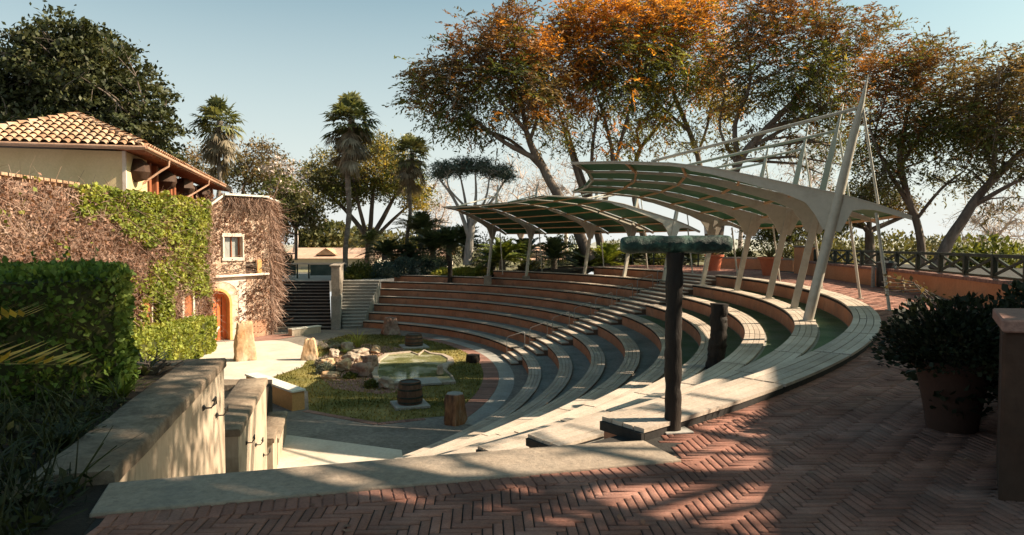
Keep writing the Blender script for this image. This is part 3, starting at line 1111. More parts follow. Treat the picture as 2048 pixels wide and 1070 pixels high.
# ================================================================== things on the stage
def barrel(name, label, p, r, h, cat='barrel', slab=None, slab_label='', seat=False):
    if slab:
        s = MB()
        s.box((p[0], p[1], STAGE + .05), (slab, slab * .95, .1), .35)
        o = s.build('stone_slab', M['ring_stone'], loc=(p[0], p[1], STAGE), bevel=.015)
        props(o, slab_label, 'slab')
    z = STAGE + (.102 if slab else .01)
    root = thing(name, label, cat, (p[0], p[1], z))
    b = MB()
    prof = [(r * .93, 0), (r * 1.0, h * .18), (r * .99, h * .45), (r * .92, h * .75), (r * .82, h), (r * .76, h), (r * .76, h - .04), (.02, h - .045)]
    ns = 20
    vs, fs = [], []
    for (rr, zz) in prof:
        for k in range(ns * 2):
            a = 2 * math.pi * (k // 2 + (.06 if k % 2 == 0 else .94)) / ns
            d = 1.0
            vs.append((p[0] + rr * d * math.cos(a), p[1] + rr * d * math.sin(a), z + zz))
    nn = ns * 2
    for j in range(len(prof) - 1):
        for k in range(nn):
            k2 = (k + 1) % nn
            fs.append((j * nn + k, j * nn + k2, (j + 1) * nn + k2, (j + 1) * nn + k))
    fs.append(tuple((len(prof) - 1) * nn + k for k in range(nn)))
    b.add(vs, fs)
    b.build('staves', M['barrel_wood'], root)
    for q, rq in ((.10, .965), (.32, 1.01), (.66, .95), (.92, .86)):
        h_ = MB()
        h_.lathe([(r * rq + .006, q * h - .028), (r * rq + .014, q * h - .028), (r * rq + .012, q * h + .028), (r * rq + .004, q * h + .028)], (p[0], p[1], z), 30)
        h_.build('hoop', M['barrel_hoop'], root, smooth=True)
    return root


p = on_level(820, 806, STAGE + .1)
barrel('wooden_barrel', 'dark hooped barrel with green lid on a square slab on the near lawn', p, .42, .74, slab=1.15,
       slab_label='square pale stone slab under the dark barrel on the near lawn')
p = on_level(828, 691, STAGE + .1)
barrel('wooden_barrel', 'reddish hooped barrel on a slab near the lowest far bench', p, .47, .60, slab=1.35,
       slab_label='square stone slab under the reddish barrel near the far bench')
p = on_level(946, 725, STAGE)
root = thing('tree_stump', 'small dark cut stump at the edge of the yellow lawn', 'stump', p)
m = MB()
m.lathe([(.27, 0), (.30, .12), (.28, .3), (.29, .36), (.05, .37)], p, 18, True, .25)
m.build('stump_wood', M['old_wood'], root, smooth=True)
p = on_level(910, 846, STAGE)
root = thing('tall_stump', 'big rough stump of red brown wood with flat grey top beside the stone ring', 'stump', p)
m = MB()
m.lathe([(.33, 0), (.36, .1), (.33, .4), (.31, .7), (.28, .86), (.25, .9)], p, 26, True, .32)
m.build('stump_wood', mat_solid('stump_red', [(.05, .035, .025), (.16, .08, .045), (.30, .15, .07), (.35, .26, .18)], 2.4, .85, 1.0, 9,
                                stretch=(1, 1, .3), fine=.5), root, smooth=True)
m = MB()
m.lathe([(.255, .885), (.25, .915), (.02, .918)], p, 26, True, .3)
m.build('cut_top', M['ring_stone'], root, smooth=True)


def rock(name, label, p, size, mat, seed, sub=4, amp=.35, cat='rock', group=None, rz=0.0, sq=.45, taper=0.0):
    import bmesh
    bm = bmesh.new()
    bmesh.ops.create_icosphere(bm, subdivisions=sub, radius=1.0)
    co_, si_ = math.cos(rz), math.sin(rz)
    s = Vector((seed * 3.7, seed * 1.3, seed * 7.1))
    for v in bm.verts:
        c = v.co.copy()
        # squarish, faceted
        mx = max(abs(c.x), abs(c.y), abs(c.z))
        c = c.lerp(c / mx, sq)
        f = 1 + amp * mnoise.noise(c * 1.1 + s) + amp * .45 * mnoise.noise(c * 2.7 + s) + amp * .2 * mnoise.noise(c * 6 + s)
        c = c * f
        k = 1 - taper * (c.z + 1) / 2
        x, y, z = c.x * size[0] * k, c.y * size[1] * k, c.z * size[2]
        v.co = (x * co_ - y * si_, x * si_ + y * co_, z)
    lo = min(v.co.z for v in bm.verts)
    for v in bm.verts:
        v.co.z -= lo + size[2] * .12
    me = bpy.data.meshes.new(name)
    bm.to_mesh(me)
    bm.free()
    me.materials.append(mat)
    me.polygons.foreach_set('use_smooth', np.ones(len(me.polygons), bool))
    me.set_sharp_from_angle(angle=R(38))
    o = link_mesh(name, me, None, p)
    return props(o, label, cat, group)


P_ = on_level(490, 720, STAGE + .01)
rock('standing_stone', 'tall tapering pale standing stone on the white patio', P_, (.50, .36, .92), M['stone_warm'], 3, 5, .13, 'stone', taper=.34, rz=.55, sq=.82)
P_ = on_level(620, 719, STAGE + .01)
rock('standing_stone', 'small slanting standing stone casting a thin shadow on the white patio', P_, (.42, .30, .50), M['stone_warm'], 8, 5, .18, 'stone', taper=.5, rz=.2, sq=.8)
P_ = on_level(781, 669, STAGE)
rock('standing_stone', 'brown leaning boulder in front of the lowest far bench', P_, (.55, .42, .52), M['stone_red'], 14, 5, .24, 'stone', taper=.4, rz=.4, sq=.65)

# planted island: gravel, rocks, pond
grav = [on_level(*q, STAGE)[:2] for q in [(640, 756), (668, 778), (700, 782), (760, 789), (830, 780), (850, 772), (760, 768), (745, 720), (790, 700), (735, 690), (690, 692), (645, 712)]]
sheet('gravel_bed', grav, STAGE + .016, M['gravel_red'], 'red gravel bed round the pond rocks', 'gravel', 'stuff')
grav2 = [on_level(*q, STAGE)[:2] for q in [(705, 693), (735, 688), (820, 699), (800, 704), (740, 700)]]
sheet('gravel_bed', grav2, STAGE + .020, M['gravel_red'], 'strip of red gravel behind the pond plants', 'gravel', 'stuff')
gv, gf = [], []
for i in range(2600):
    a, b_, c_ = rng.random(3)
    q = on_level(rng.uniform(642, 850), rng.uniform(690, 790), STAGE)
    if not (on_level(0, 0, STAGE) and True):
        continue
    x, y = q[0], q[1]
    inside = False
    for i2 in range(len(grav)):
        x1, y1 = grav[i2]
        x2, y2 = grav[i2 - 1]
        if (y1 > y) != (y2 > y) and x < (x2 - x1) * (y - y1) / (y2 - y1) + x1:
            inside = not inside
    if not inside:
        continue
    s = rng.uniform(.02, .055)
    n = len(gv)
    r1, r2 = rng.uniform(0, 6.28), rng.uniform(.5, 1)
    for k in range(4):
        an = r1 + k * 1.571
        gv.append((x + s * math.cos(an), y + s * r2 * math.sin(an), STAGE + .016))
    gv.append((x, y, STAGE + .016 + s * .9))
    gf += [(n, n + 1, n + 4), (n + 1, n + 2, n + 4), (n + 2, n + 3, n + 4), (n + 3, n, n + 4)]
o = mesh_np('gravel', gv, gf, M['gravel_red'])
props(o, 'loose red and pink pebbles of gravel between the rocks', 'gravel', kind='stuff')

pond_out = [on_level(*q, STAGE)[:2] for q in [(752, 772), (850, 771), (912, 769), (906, 757), (893, 745), (897, 734), (909, 728), (905, 719), (888, 712), (862, 709), (848, 703), (836, 712), (820, 706), (770, 711), (748, 724), (742, 750)]]
cxp = sum(q[0] for q in pond_out) / len(pond_out)
cyp = sum(q[1] for q in pond_out) / len(pond_out)
pond_in = []
for q in pond_out:
    d = math.hypot(q[0] - cxp, q[1] - cyp)
    k = (d - .34) / d
    pond_in.append((cxp + (q[0] - cxp) * k, cyp + (q[1] - cyp) * k))
root = thing('pond_basin', 'kidney shaped pond basin with stone coping on the stage lawn', 'pond', (cxp, cyp, STAGE))
m = MB()
n = len(pond_out)
vs, fs = [], []
for i in range(n):
    o_, i_ = pond_out[i], pond_in[i]
    vs += [(*o_, STAGE), (*o_, STAGE + .12), (*i_, STAGE + .12), (*i_, STAGE + .02)]
for i in range(n):
    j = (i + 1) % n
    for k in range(3):
        fs.append((i * 4 + k, j * 4 + k, j * 4 + k + 1, i * 4 + k + 1))
m.add(vs, fs)
m.build('coping', M['stone_grey'], root, bevel=.02)
m = MB()
m.add([(*q, STAGE + .03) for q in pond_in], [tuple(range(n))])
m.build('basin_floor', M['wedge_orange'], root)
m = MB()
m.add([(*q, STAGE + .08) for q in pond_in], [tuple(reversed(range(n)))])
w = m.build('water', M['water'])
if w.data.polygons[0].normal.z < 0:
    w.data.flip_normals()
props(w, 'still greenish pond water reflecting the pale sky', 'water', kind='structure')
m = MB()
pf = [on_level(*q, STAGE + .2)[:2] for q in [(826, 752), (874, 750), (884, 761), (828, 764)]]
m.prism(pf, STAGE + .03, STAGE + .13)
o = m.build('flat_stone', M['ring_stone'], loc=(*pf[0], STAGE + .03), bevel=.02)
props(o, 'flat grey slab lying in the near corner of the pond', 'slab')
# small spout figure at the pond edge
q = on_level(880, 748, STAGE + .15)
root = thing('water_spout', 'small grey lumpy spout stone on the pond rim', 'spout', q)
m = MB()
m.lathe([(.13, 0), (.15, .1), (.10, .2), (.12, .3), (.06, .38), (.01, .4)], q, 14, True, .3)
m.build('spout_body', M['stone_grey'], root, smooth=True)

rocks = [((722, 753), (0.43, 0.28, 0.25), 'stone_red', 'big dark red boulder at the shaded corner of the pond'),
         ((740, 738), (0.33, 0.28, 0.30), 'stone_red', 'round brown boulder against the pond water'),
         ((688, 742), (0.39, 0.27, 0.23), 'stone_warm', 'long sunlit boulder sloping down to the gravel'),
         ((702, 728), (0.41, 0.28, 0.25), 'stone_grey', 'pale block of rock at the head of the pond'),
         ((655, 736), (0.27, 0.23, 0.22), 'stone_warm', 'small sunlit rock among the lavender near the patio'),
         ((722, 714), (0.39, 0.23, 0.19), 'stone_grey', 'flat pale rock behind the pond head'),
         ((668, 715), (0.30, 0.23, 0.20), 'stone_grey', 'small pale rock beside the white patio'),
         ((772, 777), (0.27, 0.22, 0.20), 'stone_grey', 'grey rock with moss at the near pond corner'),
         ((660, 757), (0.35, 0.23, 0.14), 'stone_warm', 'low flat rock at the tip of the sunny lawn'),
         ((695, 700), (0.31, 0.23, 0.20), 'stone_grey', 'half hidden rock under the reed tuft'),
         ((752, 706), (0.39, 0.23, 0.17), 'stone_warm', 'warm low rock along the back rim of the pond')]
for i, (pxy, sz, mt, lb) in enumerate(rocks):
    rock('garden_rock', lb, on_level(*pxy, STAGE), sz, M[mt], 21 + i * 1.7, 4, .38, 'rock', 'rocks round the pond', rz=i * .8)

# low walls on the stage
def wall_box(name, label, a, b, th, z0, z1, mat, cap=None, cap_h=.06, over=.03, cat='wall', wall_part='wall_body'):
    A, Bv = Vector((*a, 0)), Vector((*b, 0))
    d = (Bv - A).normalized()
    s = Vector((-d.y, d.x, 0)) * th / 2
    root = thing(name, label, cat, ((a[0] + b[0]) / 2, (a[1] + b[1]) / 2, z0))
    m = MB()
    m.prism([(A + s)[:2], (A - s)[:2], (Bv - s)[:2], (Bv + s)[:2]], z0, z1)
    m.build(wall_part, mat, root)
    if cap:
        s2 = s * ((th / 2 + over) / (th / 2))
        e = d * over
        m = MB()
        m.prism([(A + s2 - e)[:2], (A - s2 - e)[:2], (Bv - s2 + e)[:2], (Bv + s2 + e)[:2]], z1, z1 + cap_h)
        m.build('coping', cap, root, bevel=.012, seg=2)
    return root


wall_box('wedge_wall', 'short orange wall with pale scalloped coping at the corner of the lawn', (-6.95, 22.05), (-9.55, 24.9), .42, STAGE - .02, STAGE + .60,
         M['wedge_orange'], M['white_cap'], .07, .04)
wall_box('low_seat_wall', 'low cream wall with pale top on the sunlit grass behind the patio', (-12.95, 39.7), (-11.75, 41.4), .35, STAGE - .02, STAGE + .38,
         M['plaster_cream'], M['white_cap'], .06, .03)
wall_box('timber_kerb', 'low dark timber edging in front of the wide stairs', (-14.6, 41.6), (-12.9, 42.1), .3, STAGE - .02, STAGE + .22, M['stair_nose'], M['concrete'], .05, .02)
bp = [on_level(*q, STAGE)[:2] for q in [(465, 682), (520, 671), (585, 668), (590, 674), (545, 681), (500, 684)]]
sheet('brick_apron', bp, STAGE + .022, M['ring_brick'], 'reddish brick apron between the tower door and the stairs', 'paving')

# ================================================================== stepped parapet walls beside the near stairs
UX, UY = -.2437, .9699


def wl_pt(t, s=0.0):
    """t metres along the parapet line from its near end, s metres to the left."""
    return (-2.65 + UX * t - UY * s, 4.5 + UY * t + UX * s)


def parapet(label, t0, t1, zt, zb, w, ret=0.0):
    root = thing('parapet_wall', label, 'wall', (*wl_pt((t0 + t1) / 2, w / 2), zb), 'stepped parapet walls beside the near stairs')
    m = MB()
    m.prism([wl_pt(t0 + .03, .03), wl_pt(t1 - .03, .03), wl_pt(t1 - .03, w - .03), wl_pt(t0 + .03, w - .03)], zb, zt - .11)
    if ret:
        m.prism([wl_pt(t1 - w + .03, w - .03), wl_pt(t1 - .03, w - .03), wl_pt(t1 - .03, w + ret), wl_pt(t1 - w + .03, w + ret)], zb, zt - .11)
    m.build('wall_body', M['plaster_cream'], root)
    m = MB()
    n = max(2, int((t1 - t0) / .22))
    vs, fs = [], []
    for i in range(n + 1):
        tt = t0 + (t1 - t0) * i / n
        for s, z in ((0, zt - .11), (0, zt - .02), (.02, zt), (w - .02, zt), (w, zt - .02), (w, zt - .11)):
            j = .012 * mnoise.noise(Vector((tt * 1.9, s * 9, zt)))
            vs.append((*wl_pt(tt, s + j), z + .006 * mnoise.noise(Vector((tt * 2.3, s * 5, zt + 5)))))
    for i in range(n):
        for k in range(6):
            k2 = (k + 1) % 6
            fs.append((i * 6 + k, i * 6 + k2, (i + 1) * 6 + k2, (i + 1) * 6 + k))
    fs += [tuple(range(6)), tuple(n * 6 + k for k in reversed(range(6)))]
    m.add(vs, fs)
    if ret:
        m.prism([wl_pt(t1 - w, w + .002), wl_pt(t1, w + .002), wl_pt(t1, w + ret), wl_pt(t1 - w, w + ret)], zt - .11, zt - .004)
    m.build('coping', M['parapet_cap'], root, smooth=True, angle=50)
    return root


parapet('nearest and highest stained parapet wall with a broad worn coping', 0.0, 4.62, .085, -3.2, .52, .8)
parapet('middle cream parapet wall one step lower with two iron rings', 5.75, 9.75, -1.17, STAGE, .55, .7)
parapet('lowest pale parapet wall ending at the dark stage floor', 12.1, 14.85, -3.08, STAGE, .5)
parapet('short rounded parapet step between the middle and lowest wall', 10.9, 12.0, -2.75, STAGE, .5)

def bracket(t, z, label):
    p = Vector((*wl_pt(t, .03), z))
    root = thing('wall_bracket', label, 'bracket', p, 'black iron handrail brackets on the parapet walls')
    out = Vector((UY, -UX, 0))
    al = Vector((UX, UY, 0))
    up = Vector((0, 0, 1))
    m = MB()
    m.tube([p, p + out * .09, p + out * .12 + up * .05, p + out * .12 + up * .10], .009, 6)
    m.tube([p + out * .12 + up * .10 - al * .10, p + out * .12 + up * .10 + al * .10, p + out * .12 + up * .02 + al * .12, p + out * .10 + al * .06 + up * .01], .010, 6)
    m.build('iron_arm', M['metal_dark'], root, smooth=True)
    m = MB()
    m.tube([p - al * .03, p + al * .03], .03, 8)
    m.build('wall_plate', M['metal_dark'], root)


bracket(3.15, -.24, 'iron bracket high on the near parapet under its coping')
bracket(3.95, -.52, 'iron bracket near the far end of the near parapet')
bracket(6.6, -1.62, 'iron bracket on the near part of the middle parapet')
bracket(7.8, -2.0, 'iron bracket halfway along the middle parapet')
bracket(9.0, -2.55, 'iron bracket at the far end of the middle parapet')

# garden bed at left of the parapet
bed = MB()
bed.prism([wl_pt(0, .5), wl_pt(4.4, .5), wl_pt(4.4, 9.5), (-14, 4.5), (-9, -1), (-1.2, -.6), (-2.44, 3.97), (-2.64, 4.5)], -.6, -.004)
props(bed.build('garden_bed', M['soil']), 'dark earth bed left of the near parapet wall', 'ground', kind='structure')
bk = MB()
bk.prism([wl_pt(4.6, .5), wl_pt(16, .5), (-16.4, 20), (-16.4, 6), wl_pt(4.6, 12)], STAGE - .3, -2.4)
props(bk.build('lower_bed', M['soil']), 'lower planted ground beyond the near garden bed', 'ground', kind='structure')
# ================================================================== leaf machinery
def leaf_quads(C, L, Wd, up_bias=.3, dirs=None, droop=0.0, jitter=.35):
    """one rhombus leaf per centre C (n,3)."""
    n = len(C)
    if dirs is None:
        d = rng.normal(size=(n, 3))
    else:
        d = dirs + rng.normal(size=(n, 3)) * .6
    d[:, 2] -= droop
    d /= np.linalg.norm(d, axis=1, keepdims=True) + 1e-9
    nn = rng.normal(size=(n, 3))
    nn[:, 2] = nn[:, 2] + up_bias * np.sign(nn[:, 2] + .5) * 2
    s = np.cross(d, nn)
    s /= np.linalg.norm(s, axis=1, keepdims=True) + 1e-9
    sc = (1 + rng.uniform(-jitter, jitter, n))[:, None]
    h, w = d * L * .5 * sc, s * Wd * .5 * sc
    fold = np.cross(s, d) * Wd * .15
    V = np.empty((n, 4, 3))
    V[:, 0] = C - h
    V[:, 1] = C + w + fold
    V[:, 2] = C + h
    V[:, 3] = C - w + fold
    F = np.arange(n * 4).reshape(n, 4)
    return V.reshape(-1, 3), F


def twig_ribbons(P0, D, L, w, bend=.5, seg=3):
    """thin bent ribbons starting at P0 (n,3) along D (n,3)."""
    n = len(P0)
    D = D / (np.linalg.norm(D, axis=1, keepdims=True) + 1e-9)
    B = rng.normal(size=(n, 3)) * bend
    S = np.cross(D, rng.normal(size=(n, 3)))
    S /= np.linalg.norm(S, axis=1, keepdims=True) + 1e-9
    Ln = (L * rng.uniform(.5, 1.4, n))[:, None]
    V = np.empty((n, (seg + 1) * 2, 3))
    for k in range(seg + 1):
        q = k / seg
        p = P0 + D * Ln * q + B * Ln * q * q
        ww = w * (1 - .6 * q)
        V[:, 2 * k] = p - S * ww / 2
        V[:, 2 * k + 1] = p + S * ww / 2
    base = np.arange(n)[:, None] * ((seg + 1) * 2)
    F = np.concatenate([base + np.array([[2 * k, 2 * k + 1, 2 * k + 3, 2 * k + 2]]) for k in range(seg)], 0)
    return V.reshape(-1, 3), F


def join(parts):
    V, F, mi, o = [], [], [], 0
    for i, (v, f) in enumerate(parts):
        V.append(v)
        F.append(f + o)
        mi.append(np.full(len(f), i, np.int32))
        o += len(v)
    return np.concatenate(V), np.concatenate(F), np.concatenate(mi)


def vnoise(P, s, seed=0.0):
    return np.array([mnoise.noise(Vector((p[0] * s + seed, p[1] * s, p[2] * s))) for p in P])


# ================================================================== ivy covered wall
IVX = -16.55
root = thing('garden_wall', 'long tall plastered wall almost buried under creeper behind the hedges', 'wall', (IVX - .25, 28, STAGE))
m = MB()
holes = [(30.15, 31.25), (34.0, 35.35)]       # two narrow arched windows
m.box((IVX - .3, 27.3, STAGE + 3.75), (.6, 20.2, 7.5))
m.build('wall_body', M['creeper_wall'], root)
for (y0, y1), tall in zip(holes, (1.55, 1.6)):
    w = MB()
    zb, zt = -2.25, -2.25 + tall
    ym, r_ = (y0 + y1) / 2, (y1 - y0) / 2
    oo = [(y0, zb), (y1, zb), (y1, zt - r_)] + [(ym + r_ * math.cos(a), zt - r_ + r_ * math.sin(a)) for a in np.linspace(.25, math.pi - .25, 9)] + [(y0, zt - r_)]
    ii = [(ym + (y - ym) * .70, zb + .12 + (z - zb) * .86) for y, z in oo]
    n = len(oo)
    vs = [(IVX + .10, *p) for p in oo] + [(IVX + .10, *p) for p in ii] + [(IVX - .02, *p) for p in oo] + [(IVX - .02, *p) for p in ii]
    fs = []
    for i in range(n):
        j = (i + 1) % n
        fs += [(i, j, n + j, n + i), (n + i, n + j, 3 * n + j, 3 * n + i), (i, 2 * n + i, 2 * n + j, j)]
    w.add(vs, fs)
    fr = w.build('window', M['frame_white'], root)
    w = MB()
    w.add([(IVX + .02, *p) for p in ii], [tuple(range(n))])
    w.build('pane', M['wood_red'], fr)

N = 22000
Y = rng.uniform(17.4, 37.3, N)
Z = rng.uniform(STAGE + .2, 3.95, N)
top = 3.7 + .28 * vnoise(np.c_[Y, Y * 0, Y * 0], .9, 3)
ok = Z < top
bare = np.zeros(N, bool)
for (y0, y1) in holes:
    bare |= (Y > y0 - .05) & (Y < y1 + .05) & (Z > -2.35) & (Z < -.6)
ok &= ~bare
Y, Z = Y[ok], Z[ok]
X = IVX + .05 + rng.random(len(Y)) * .28 + .12 * vnoise(np.c_[Y, Z, Y * 0], .8)
Pt = np.c_[X, Y, Z]
D = np.c_[rng.normal(0, .25, len(Y)) + .1, rng.normal(0, .8, len(Y)), rng.normal(-.35, .7, len(Y))]
tw = twig_ribbons(Pt[:14000], D[:14000], .55, .024, .5)
dl_i = rng.choice(len(Pt), 16000, False)
dl = leaf_quads(Pt[dl_i] + np.c_[rng.uniform(0, .12, 16000), rng.normal(0, .1, (16000, 2))], .13, .09, 0)
# green part: a band along the top towards the tower, trailing down the middle
NG = 52000
Y = rng.uniform(21, 37.25, NG)
Z = rng.uniform(STAGE + .2, 4.05, NG)
nz = vnoise(np.c_[Y, Z * 1.1, Y * 0], .55, 7) * .9 + vnoise(np.c_[Y, Z, Y * 0], 1.6, 17) * .45
g = np.zeros(NG)
g += 1.15 * np.exp(-((Z - 3.35) / .9) ** 2) * np.clip((Y - 24.5) / 3.0, 0, 1)
g += 1.0 * np.exp(-((Z - 2.6 + (Y - 31) * .0) / 1.0) ** 2) * np.clip((Y - 27.5) / 2.5, 0, 1)
g += .75 * np.exp(-((Y - 30.5) / 1.6) ** 2) * np.clip((1.2 - Z) / 1.2, 0, 1)
g += .80 * np.exp(-((Y - 35.6) / 1.7) ** 2)
g += .45 * np.exp(-((Y - 33) / 2.0) ** 2) * np.exp(-((Z - .6) / 1.3) ** 2)
g += .35 * np.exp(-((Y - 32) / 2.5) ** 2) * np.exp(-((Z + 1) / 1.6) ** 2)
g *= np.where(Y > 32.5, np.clip((Z + 1.4) / 1.1, 0, 1), 1)
keep = rng.random(NG) < .82 / (1 + np.exp(-((g + nz * .95) - .58) / .09))
for (y0, y1) in holes:
    keep &= ~((Y > y0) & (Y < y1) & (Z > -2.3) & (Z < -.75) & (rng.random(NG) > .12))
top = 3.85 + .25 * vnoise(np.c_[Y, Y * 0, Y * 0], 1.3, 9)
keep &= Z < top
Y, Z = Y[keep], Z[keep]
X = IVX + .10 + (rng.random(len(Y)) * .3 + .16 * vnoise(np.c_[Y, Z, Y * 0], .9) + .1) * np.clip((37.6 - Y) / 1.6, .15, 1)
gl = leaf_quads(np.c_[X, Y, Z], .17, .14, .25)
root = thing('wall_creeper', 'tangled creeper on the tall wall, dry brown at left and leafy green towards the tower', 'creeper', (IVX, 28, STAGE))
mesh_np('dry_stems', *tw, M['twig'], root)
mesh_np('dry_leaves', *dl, M['dry_leaf'], root)
mesh_np('green_leaves', *gl, M['ivy_leaf'], root)

# ================================================================== tower
TA, TC = Vector((-16.95, 36.85, 0)), Vector((-14.38, 40.04, 0))
TD = (TC - TA).normalized()
TN = Vector((TD.y, -TD.x, 0))
TOP = 4.25
TB = Vector((-15.5, 45.2, 0))


def tp_(s, z, o=0.0):
    v = TA + TD * s + TN * o
    return (v.x, v.y, z)


tower = thing('tower_building', 'squat stone tower with an orange arched doorway and dry creeper at its top', 'building', (-15.8, 40, STAGE))
m = MB()
L = (TC - TA).length
# facade as strips round the openings (door and window)
ds0, ds1, dzt = .24, 1.86, -.93
ws0, ws1, wz0, wz1 = 1.50, 2.50, .80, 1.98


def quad(s0, s1, z0, z1, o=0.0):
    m.add([tp_(s0, z0, o), tp_(s1, z0, o), tp_(s1, z1, o), tp_(s0, z1, o)], [(0, 1, 2, 3)])


spring = dzt - (ds1 - ds0) / 2
quad(0, ds0, STAGE - .1, 3.4)
quad(ds1, L, STAGE - .1, dzt)
arcn = 14
dm, dr = (ds0 + ds1) / 2, (ds1 - ds0) / 2
ap = [(dm - dr * math.cos(math.pi * i / arcn), spring + dr * math.sin(math.pi * i / arcn)) for i in range(arcn + 1)]
for i in range(arcn):
    (a0, z0), (a1, z1) = ap[i], ap[i + 1]
    m.add([tp_(a0, z0), tp_(a1, z1), tp_(a1, dzt + .001), tp_(a0, dzt + .001)], [(0, 1, 2, 3)])
quad(ds0, L, dzt, wz0)
quad(ds0, ws0, wz0, wz1)
quad(ws1, L, wz0, wz1)
m.add([tp_(ds0, wz1), tp_(L, wz1), tp_(L, TOP), tp_(1.45, TOP), tp_(.55, 3.55), tp_(ds0, 3.4)], [(0, 1, 2, 3, 4, 5)])
# window reveal
for (sa, za, sb, zb) in ((ws0, wz0, ws0, wz1), (ws0, wz1, ws1, wz1), (ws1, wz1, ws1, wz0), (ws1, wz0, ws0, wz0)):
    m.add([tp_(sa, za), tp_(sb, zb), tp_(sb, zb, -.3), tp_(sa, za, -.3)], [(0, 1, 2, 3)])
# side, back and top
bk_ = [TB, Vector((-19.5, 44.5, 0)), TA + Vector((-2.0, 2.0, 0))]
pts = [TC] + bk_
for a, b in zip(pts[:-1], pts[1:]):
    m.add([(a.x, a.y, STAGE - .1), (b.x, b.y, STAGE - .1), (b.x, b.y, TOP), (a.x, a.y, TOP)], [(0, 1, 2, 3)])
m.add([tp_(L, TOP), (TB.x, TB.y, TOP), (-19.5, 44.5, TOP), tp_(1.45, TOP)], [(0, 1, 2, 3)])
m.build('wall', M['tower_stone'], tower)
# white parapet line
m = MB()
m.bar(tp_(1.45, TOP + .05, .02), tp_(L + .05, TOP + .05, .02), .5, .1)
m.bar(tp_(L, TOP + .05, -.2), (TB.x, TB.y, TOP + .05), .4, .1)
m.bar(tp_(.5, 3.55, .0), tp_(1.45, TOP + .03, .0), .35, .12)
m.build('parapet_cap', M['white_cap'], tower)
# plastered lower part and ledge
m = MB()
quad(ds1 + .42, 2.75, STAGE - .05, -.55, .02)
quad(.02, ds0 - .02, STAGE - .05, -.75, .02)
m.add([tp_(.02, -.75, .02)] + [tp_(a, z + .42, .02) for a, z in [(dm - (dr + .40) * math.cos(math.pi * i / 10), spring + (dr + .0) * math.sin(math.pi * i / 10)) for i in range(11)]][1:-1] + [tp_(2.75, -.55, .02), tp_(2.75, -.32, .02), tp_(.02, -.32, .02)],
      [tuple(range(13))])
m.build('plaster_band', M['tower_plaster'], tower)
m = MB()
m.bar(tp_(.2, -.26, .10), tp_(L + .02, -.20, .10), .3, .12)
m.build('ledge', M['tower_plaster'], tower, bevel=.02)
m = MB()
m.box(tp_(3.35, -3.35, .03), (1.25, .12, .98), math.atan2(TD.y, TD.x))
m.build('brick_foot', M['tower_brick'], tower)
# arch surround with deep reveal
m = MB()
out_ = [(ds0 - .02, STAGE)] + [(dm - (dr + .02) * math.cos(math.pi * i / arcn), spring + (dr + .02) * math.sin(math.pi * i / arcn)) for i in range(arcn + 1)] + [(ds1 + .02, STAGE)]
in_ = [(ds0 + .12, STAGE)] + [(dm - (dr - .12) * math.cos(math.pi * i / arcn), spring + (dr - .12) * math.sin(math.pi * i / arcn)) for i in range(arcn + 1)] + [(ds1 - .12, STAGE)]
n = len(out_)
vs = [tp_(s, z, .05) for s, z in out_] + [tp_(s, z, .05) for s, z in in_] + [tp_(s, z, -.40) for s, z in in_] + [tp_(s, z, -.02) for s, z in out_]
fs = []
for i in range(n - 1):
    fs += [(i, i + 1, n + i + 1, n + i), (n + i, n + i + 1, 2 * n + i + 1, 2 * n + i), (3 * n + i, 3 * n + i + 1, i + 1, i)]
m.add(vs, fs)
m.build('door_arch', M['arch_orange'], tower)
m = MB()
m.add([tp_(s, z, -.36) for s, z in in_], [tuple(range(n))])
dr_ = m.build('door', M['door_red'], tower)
m = MB()
for q in (.2, .4, .6, .8):
    s = ds0 + .12 + (ds1 - ds0 - .24) * q
    m.bar(tp_(s, STAGE + .05, -.35), tp_(s, spring + .3, -.35), .02, .03)
m.build('panel_groove', M['wood_dark'], dr_)
m = MB()
quad(ds0 + .1, ds1 - .1, STAGE + .06, STAGE + .061, -.4)
# window
m = MB()
for (sa, za, sb, zb) in ((ws0 - .17, wz0 - .10, ws1 + .17, wz0 - .10), (ws0 - .17, wz1 + .08, ws1 + .17, wz1 + .08)):
    m.bar(tp_(sa, za, .03), tp_(sb, zb, .03), .09, .20)
for s in (ws0 - .09, ws1 + .09):
    m.bar(tp_(s, wz0, .028), tp_(s, wz1 - .02, .028), .18, .08)
wf = m.build('window', M['frame_white'], tower)
m = MB()
quad(ws0, ws1, wz0, wz1, -.22)
m.build('pane', M['pane'], wf)
m = MB()
for s in (ws0 + .04, (ws0 + ws1) / 2, ws1 - .05):
    m.bar(tp_(s, wz0, -.19), tp_(s, wz1, -.19), .07, .05)
m.bar(tp_(ws0, wz1 - .03, -.188), tp_(ws1, wz1 - .03, -.188), .05, .07)
m.build('sash', M['wood_red'], wf)
# dark plate painting the shade of an opening, and a post on the ledge
m = MB()
m.box(tp_(3.05, .22, .012), (.55, .04, .62), math.atan2(TD.y, TD.x))
m.build('niche_shade', M['wood_dark'], tower)
m = MB()
m.box(tp_(3.5, .24, .10), (.30, .22, .78), math.atan2(TD.y, TD.x))
m.build('ledge_post', M['wedge_orange'], tower, bevel=.02)

